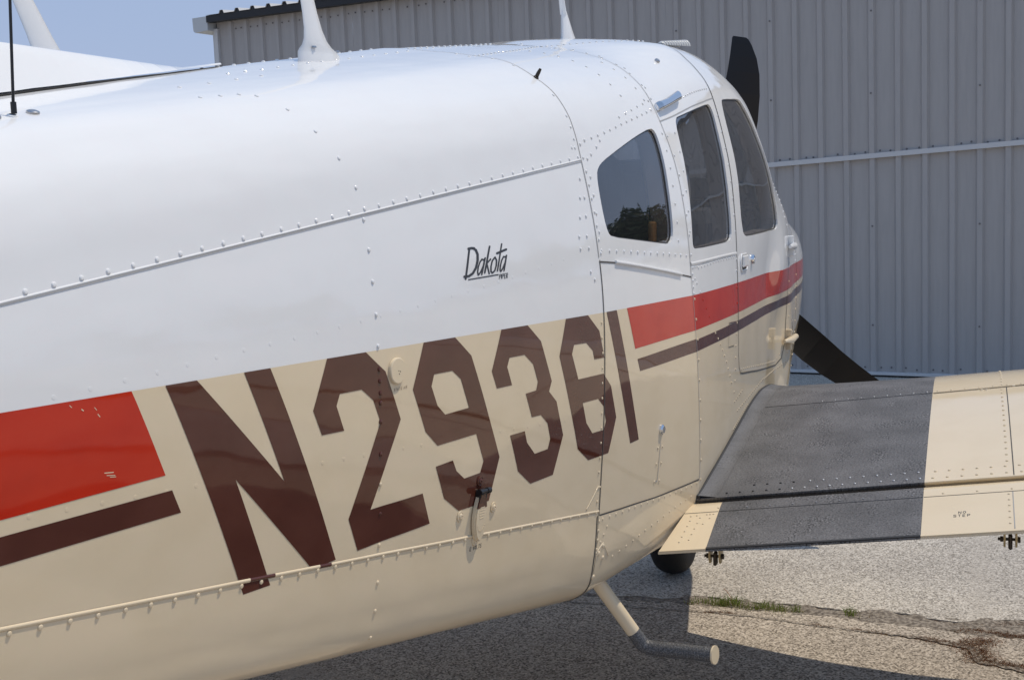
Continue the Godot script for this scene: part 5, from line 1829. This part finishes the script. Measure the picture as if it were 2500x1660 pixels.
func grass_blade(b: Builder, p: Vector3, h: float, lean: Vector3, w: float) -> void:
	var a := rng.randf() * TAU
	var s := Vector3(cos(a), 0, sin(a)) * w
	var m := p + Vector3(0, h * 0.6, 0) + lean * 0.35
	var t := p + Vector3(0, h, 0) + lean
	var n := (s.cross(Vector3.UP)).normalized()
	b.quad(p - s, p + s, m + s * 0.7, m - s * 0.7, n, n, n, n)
	b.tri(m - s * 0.7, m + s * 0.7, t, n, n, n)

func plants() -> void:
	var spots_ := [[2.36, 0.155, 0.6], [2.385, 0.20, 0.7], [2.36, 0.265, 1.1], [2.365, 0.325, 1.25], [2.355, 0.385, 0.7], [2.355, 0.445, 1.0], [2.345, 0.51, 0.95], [2.355, 0.575, 0.8], [2.365, 0.785, 0.9]]
	var says := ["small grass tuft at the shaded end of the pavement joint", "low grass tuft next to the shaded end of the joint", "full green grass tuft left of the bent dry stalk", "tallest green grass tuft with a bent dry stalk in the pavement joint", "short grass tuft just past the tallest tuft", "spreading grass tuft in the middle of the pavement joint", "thick grass tuft just past the middle of the joint", "thin grass tuft at the end of the green row in the joint", "lone grass tuft standing apart among dry weeds in the joint"]
	for i in spots_.size():
		var q: Array = spots_[i]
		var b := Builder.new()
		for k in int(60 * q[2] * q[2]):
			var o := Vector3(rng.randfn(0, 0.014), -0.006, rng.randfn(0, 0.020 * q[2]))
			grass_blade(b, o, rng.randf_range(0.018, 0.046) * q[2], Vector3(rng.randfn(0, 0.013), 0, rng.randfn(0, 0.018)) * q[2], rng.randf_range(0.001, 0.002))
		var m := obj("grass_tuft", b.done(), M.green)
		m.position = Vector3(q[0], 0, q[1])
		tag(m, says[i], "grass tuft", "green grass tufts in the pavement joint")
		var db := Builder.new()
		for k in int(26 * q[2]):
			grass_blade(db, Vector3(rng.randfn(0, 0.016), -0.004, rng.randfn(0, 0.024 * q[2])), rng.randf_range(0.008, 0.026) * q[2], Vector3(rng.randfn(0, 0.018), 0, rng.randfn(0, 0.022)) * q[2], rng.randf_range(0.001, 0.0018))
		obj("dry_blades", db.done(), M.straw, m)
		if i == 3:
			var sb := Builder.new()
			sb.tube([Vector3(0, -0.01, 0), Vector3(0.01, 0.03, -0.012), Vector3(0.02, 0.052, -0.030), Vector3(0.022, 0.060, -0.042)], [0.0013, 0.0013, 0.0012, 0.001], 6)
			obj("dry_stalk", sb.done(), M.dry, m)
	for set_ in [["dry_weeds", M.dry, "rust-brown dried weeds in the joint and the crack of the pavement"], ["dry_straw", M.straw, "pale dead grass straw lying among the brown weeds"]]:
		var b := Builder.new()
		for q in [[2.38, 0.86, 1.0], [2.37, 0.90, 0.7], [2.35, 1.00, 0.8], [2.36, 1.05, 0.8], [2.36, 1.11, 1.0], [2.37, 1.13, 1.0], [2.30, 1.14, 0.8], [2.35, 1.22, 1.2], [2.36, 1.27, 1.2], [2.26, 1.20, 0.9], [2.30, 1.28, 0.9], [2.41, 1.36, 1.3], [2.40, 1.41, 1.4], [2.25, 1.36, 0.9], [2.25, 1.40, 0.9], [2.21, 0.66, 0.5], [2.20, 0.71, 0.5], [2.19, 0.82, 0.5], [2.175, 0.88, 0.6], [2.165, 0.93, 0.5], [2.155, 1.00, 0.6], [2.145, 1.07, 0.9], [2.125, 1.12, 1.0], [2.105, 1.17, 0.9], [2.10, 1.21, 1.2], [2.14, 1.25, 1.3], [2.18, 1.265, 1.2], [2.07, 1.235, 1.2], [2.04, 1.245, 1.2], [2.00, 1.255, 1.3], [1.96, 1.26, 1.2], [1.95, 1.31, 1.1], [1.945, 1.34, 1.0], [1.93, 1.38, 0.9], [1.90, 1.43, 1.0], [2.26, 0.25, 0.6], [2.27, 0.29, 0.6], [2.265, 0.33, 0.5], [2.37, 0.12, 0.8], [2.36, 0.22, 0.7], [2.38, 0.68, 0.7], [2.40, 0.72, 0.6], [2.33, 0.76, 0.5], [2.31, 0.93, 0.6], [2.34, 0.96, 0.7], [2.30, 1.04, 0.6], [2.31, 1.09, 0.7], [2.33, 1.18, 0.9], [2.28, 1.24, 0.9], [2.37, 1.32, 1.1], [2.31, 1.35, 0.8], [2.27, 1.31, 0.8], [2.38, 0.62, 0.6], [2.34, 0.65, 0.5], [2.36, 0.82, 0.8], [2.32, 0.16, 0.6], [2.39, 0.28, 0.5], [2.33, 0.35, 0.5], [2.33, 0.48, 0.5]]:
			for k in int((120 if set_[0] == "dry_weeds" else 26) * q[2]):
				var o := Vector3(q[0] + rng.randfn(0, 0.012 * q[2]), 0.0, q[1] + rng.randfn(0, 0.026 * q[2]))
				var l: Vector3 = Vector3(rng.randfn(0, 0.013), 0, rng.randfn(0, 0.015)) * q[2]
				if q[0] > 2.28:
					o.y = -0.012
				grass_blade(b, o, rng.randf_range(0.002, 0.011) * q[2], l, rng.randf_range(0.0007, 0.0015))
		var o := obj(set_[0], b.done(), set_[1])
		tag(o, set_[2], "weeds")
		o.set_meta("kind", "stuff")

# ---------------------------------------------------------------- trees that the windows and the paint mirror
func trees() -> void:
	var crowns := []
	for kind in 3:
		var b := Builder.new()
		var n := FastNoiseLite.new()
		n.seed = 60 + kind; n.frequency = 0.35
		var made := 0
		while made < 2200:
			var p := Vector3(rng.randf_range(-1, 1), rng.randf_range(-1, 1), rng.randf_range(-1, 1))
			var lim := 0.72 + 0.55 * n.get_noise_3d(p.x * 4.0, p.y * 4.0, p.z * 4.0)
			if p.length() > lim or (p.length() < 0.35):
				continue
			var c := Vector3(p.x * 3.6, 5.2 + p.y * 3.9, p.z * 3.6)
			var u := Vector3(rng.randfn(), rng.randfn(), rng.randfn()).normalized() * rng.randf_range(0.16, 0.34)
			var v := u.cross(Vector3(rng.randfn(), rng.randfn(), rng.randfn())).normalized() * rng.randf_range(0.12, 0.26)
			b.flat(c - u, c + v, c + u, c - v, p + Vector3(0, 0.3, 0))
			made += 1
		crowns.append(b.done())
	var tb := Builder.new()
	tb.tube([Vector3(0, -0.1, 0), Vector3(0.05, 2.0, 0.02), Vector3(-0.05, 4.5, 0.1), Vector3(0.0, 7.0, 0.0)], [0.28, 0.22, 0.15, 0.05], 10)
	for k in 6:
		var a := TAU * k / 6.0
		tb.tube([Vector3(0, 2.4 + k * 0.5, 0), Vector3(cos(a) * 1.0, 3.6 + k * 0.55, sin(a) * 1.0), Vector3(cos(a) * 2.2, 4.6 + k * 0.55, sin(a) * 2.2)], [0.09, 0.06, 0.02], 6)
	var trunk := tb.done()
	var list := [[64, 33.5, 1.05], [66, 29.5, 0.66], [62, 37, 0.72], [72, 44, 0.8], [74, 30, 0.6], [52, 60, 0.85], [66, 56, 1.0], [80, 62, 1.1], [48, 74, 0.9], [62, 78, 1.05], [90, 50, 1.0], [40, 86, 0.95], [30, 92, 1.0], [18, 96, 1.1], [4, 98, 0.9], [-12, 96, 1.0], [92, 18, 1.0], [96, 66, 1.2]]
	for i in list.size():
		var q: Array = list[i]
		var t := thing("tree", "leafy green tree on the far side of the field, seen only as a dark reflection", "tree", Vector3(q[0], 0, q[1]), "trees mirrored in the windows")
		t.rotation.y = i * 1.7
		t.scale = Vector3.ONE * q[2] * 0.95
		obj("trunk", trunk, M.bark, t)
		obj("crown", crowns[i % 3], M.leaf, t)

func _ready() -> void:
	setup()
	rng.seed = 20240
	ripple.seed = 4
	ripple.frequency = 0.045
	ripple.fractal_type = FastNoiseLite.FRACTAL_FBM
	ripple.fractal_octaves = 2
	make_materials()
	M.walk_bright = paint(0.42, 0.43, 0.45, 0.42, 0.5, 0.7)
	M.walk_dull = paint(0.20, 0.20, 0.215, 0.5)
	rivet_mesh = dome(0.0036, 0.0021)
	flush_mesh = dome(0.0032, 0.0002)
	ground()
	hangar()
	fuselage()
	wings()
	propeller()
	scatter_loose()
	plants()
	trees()
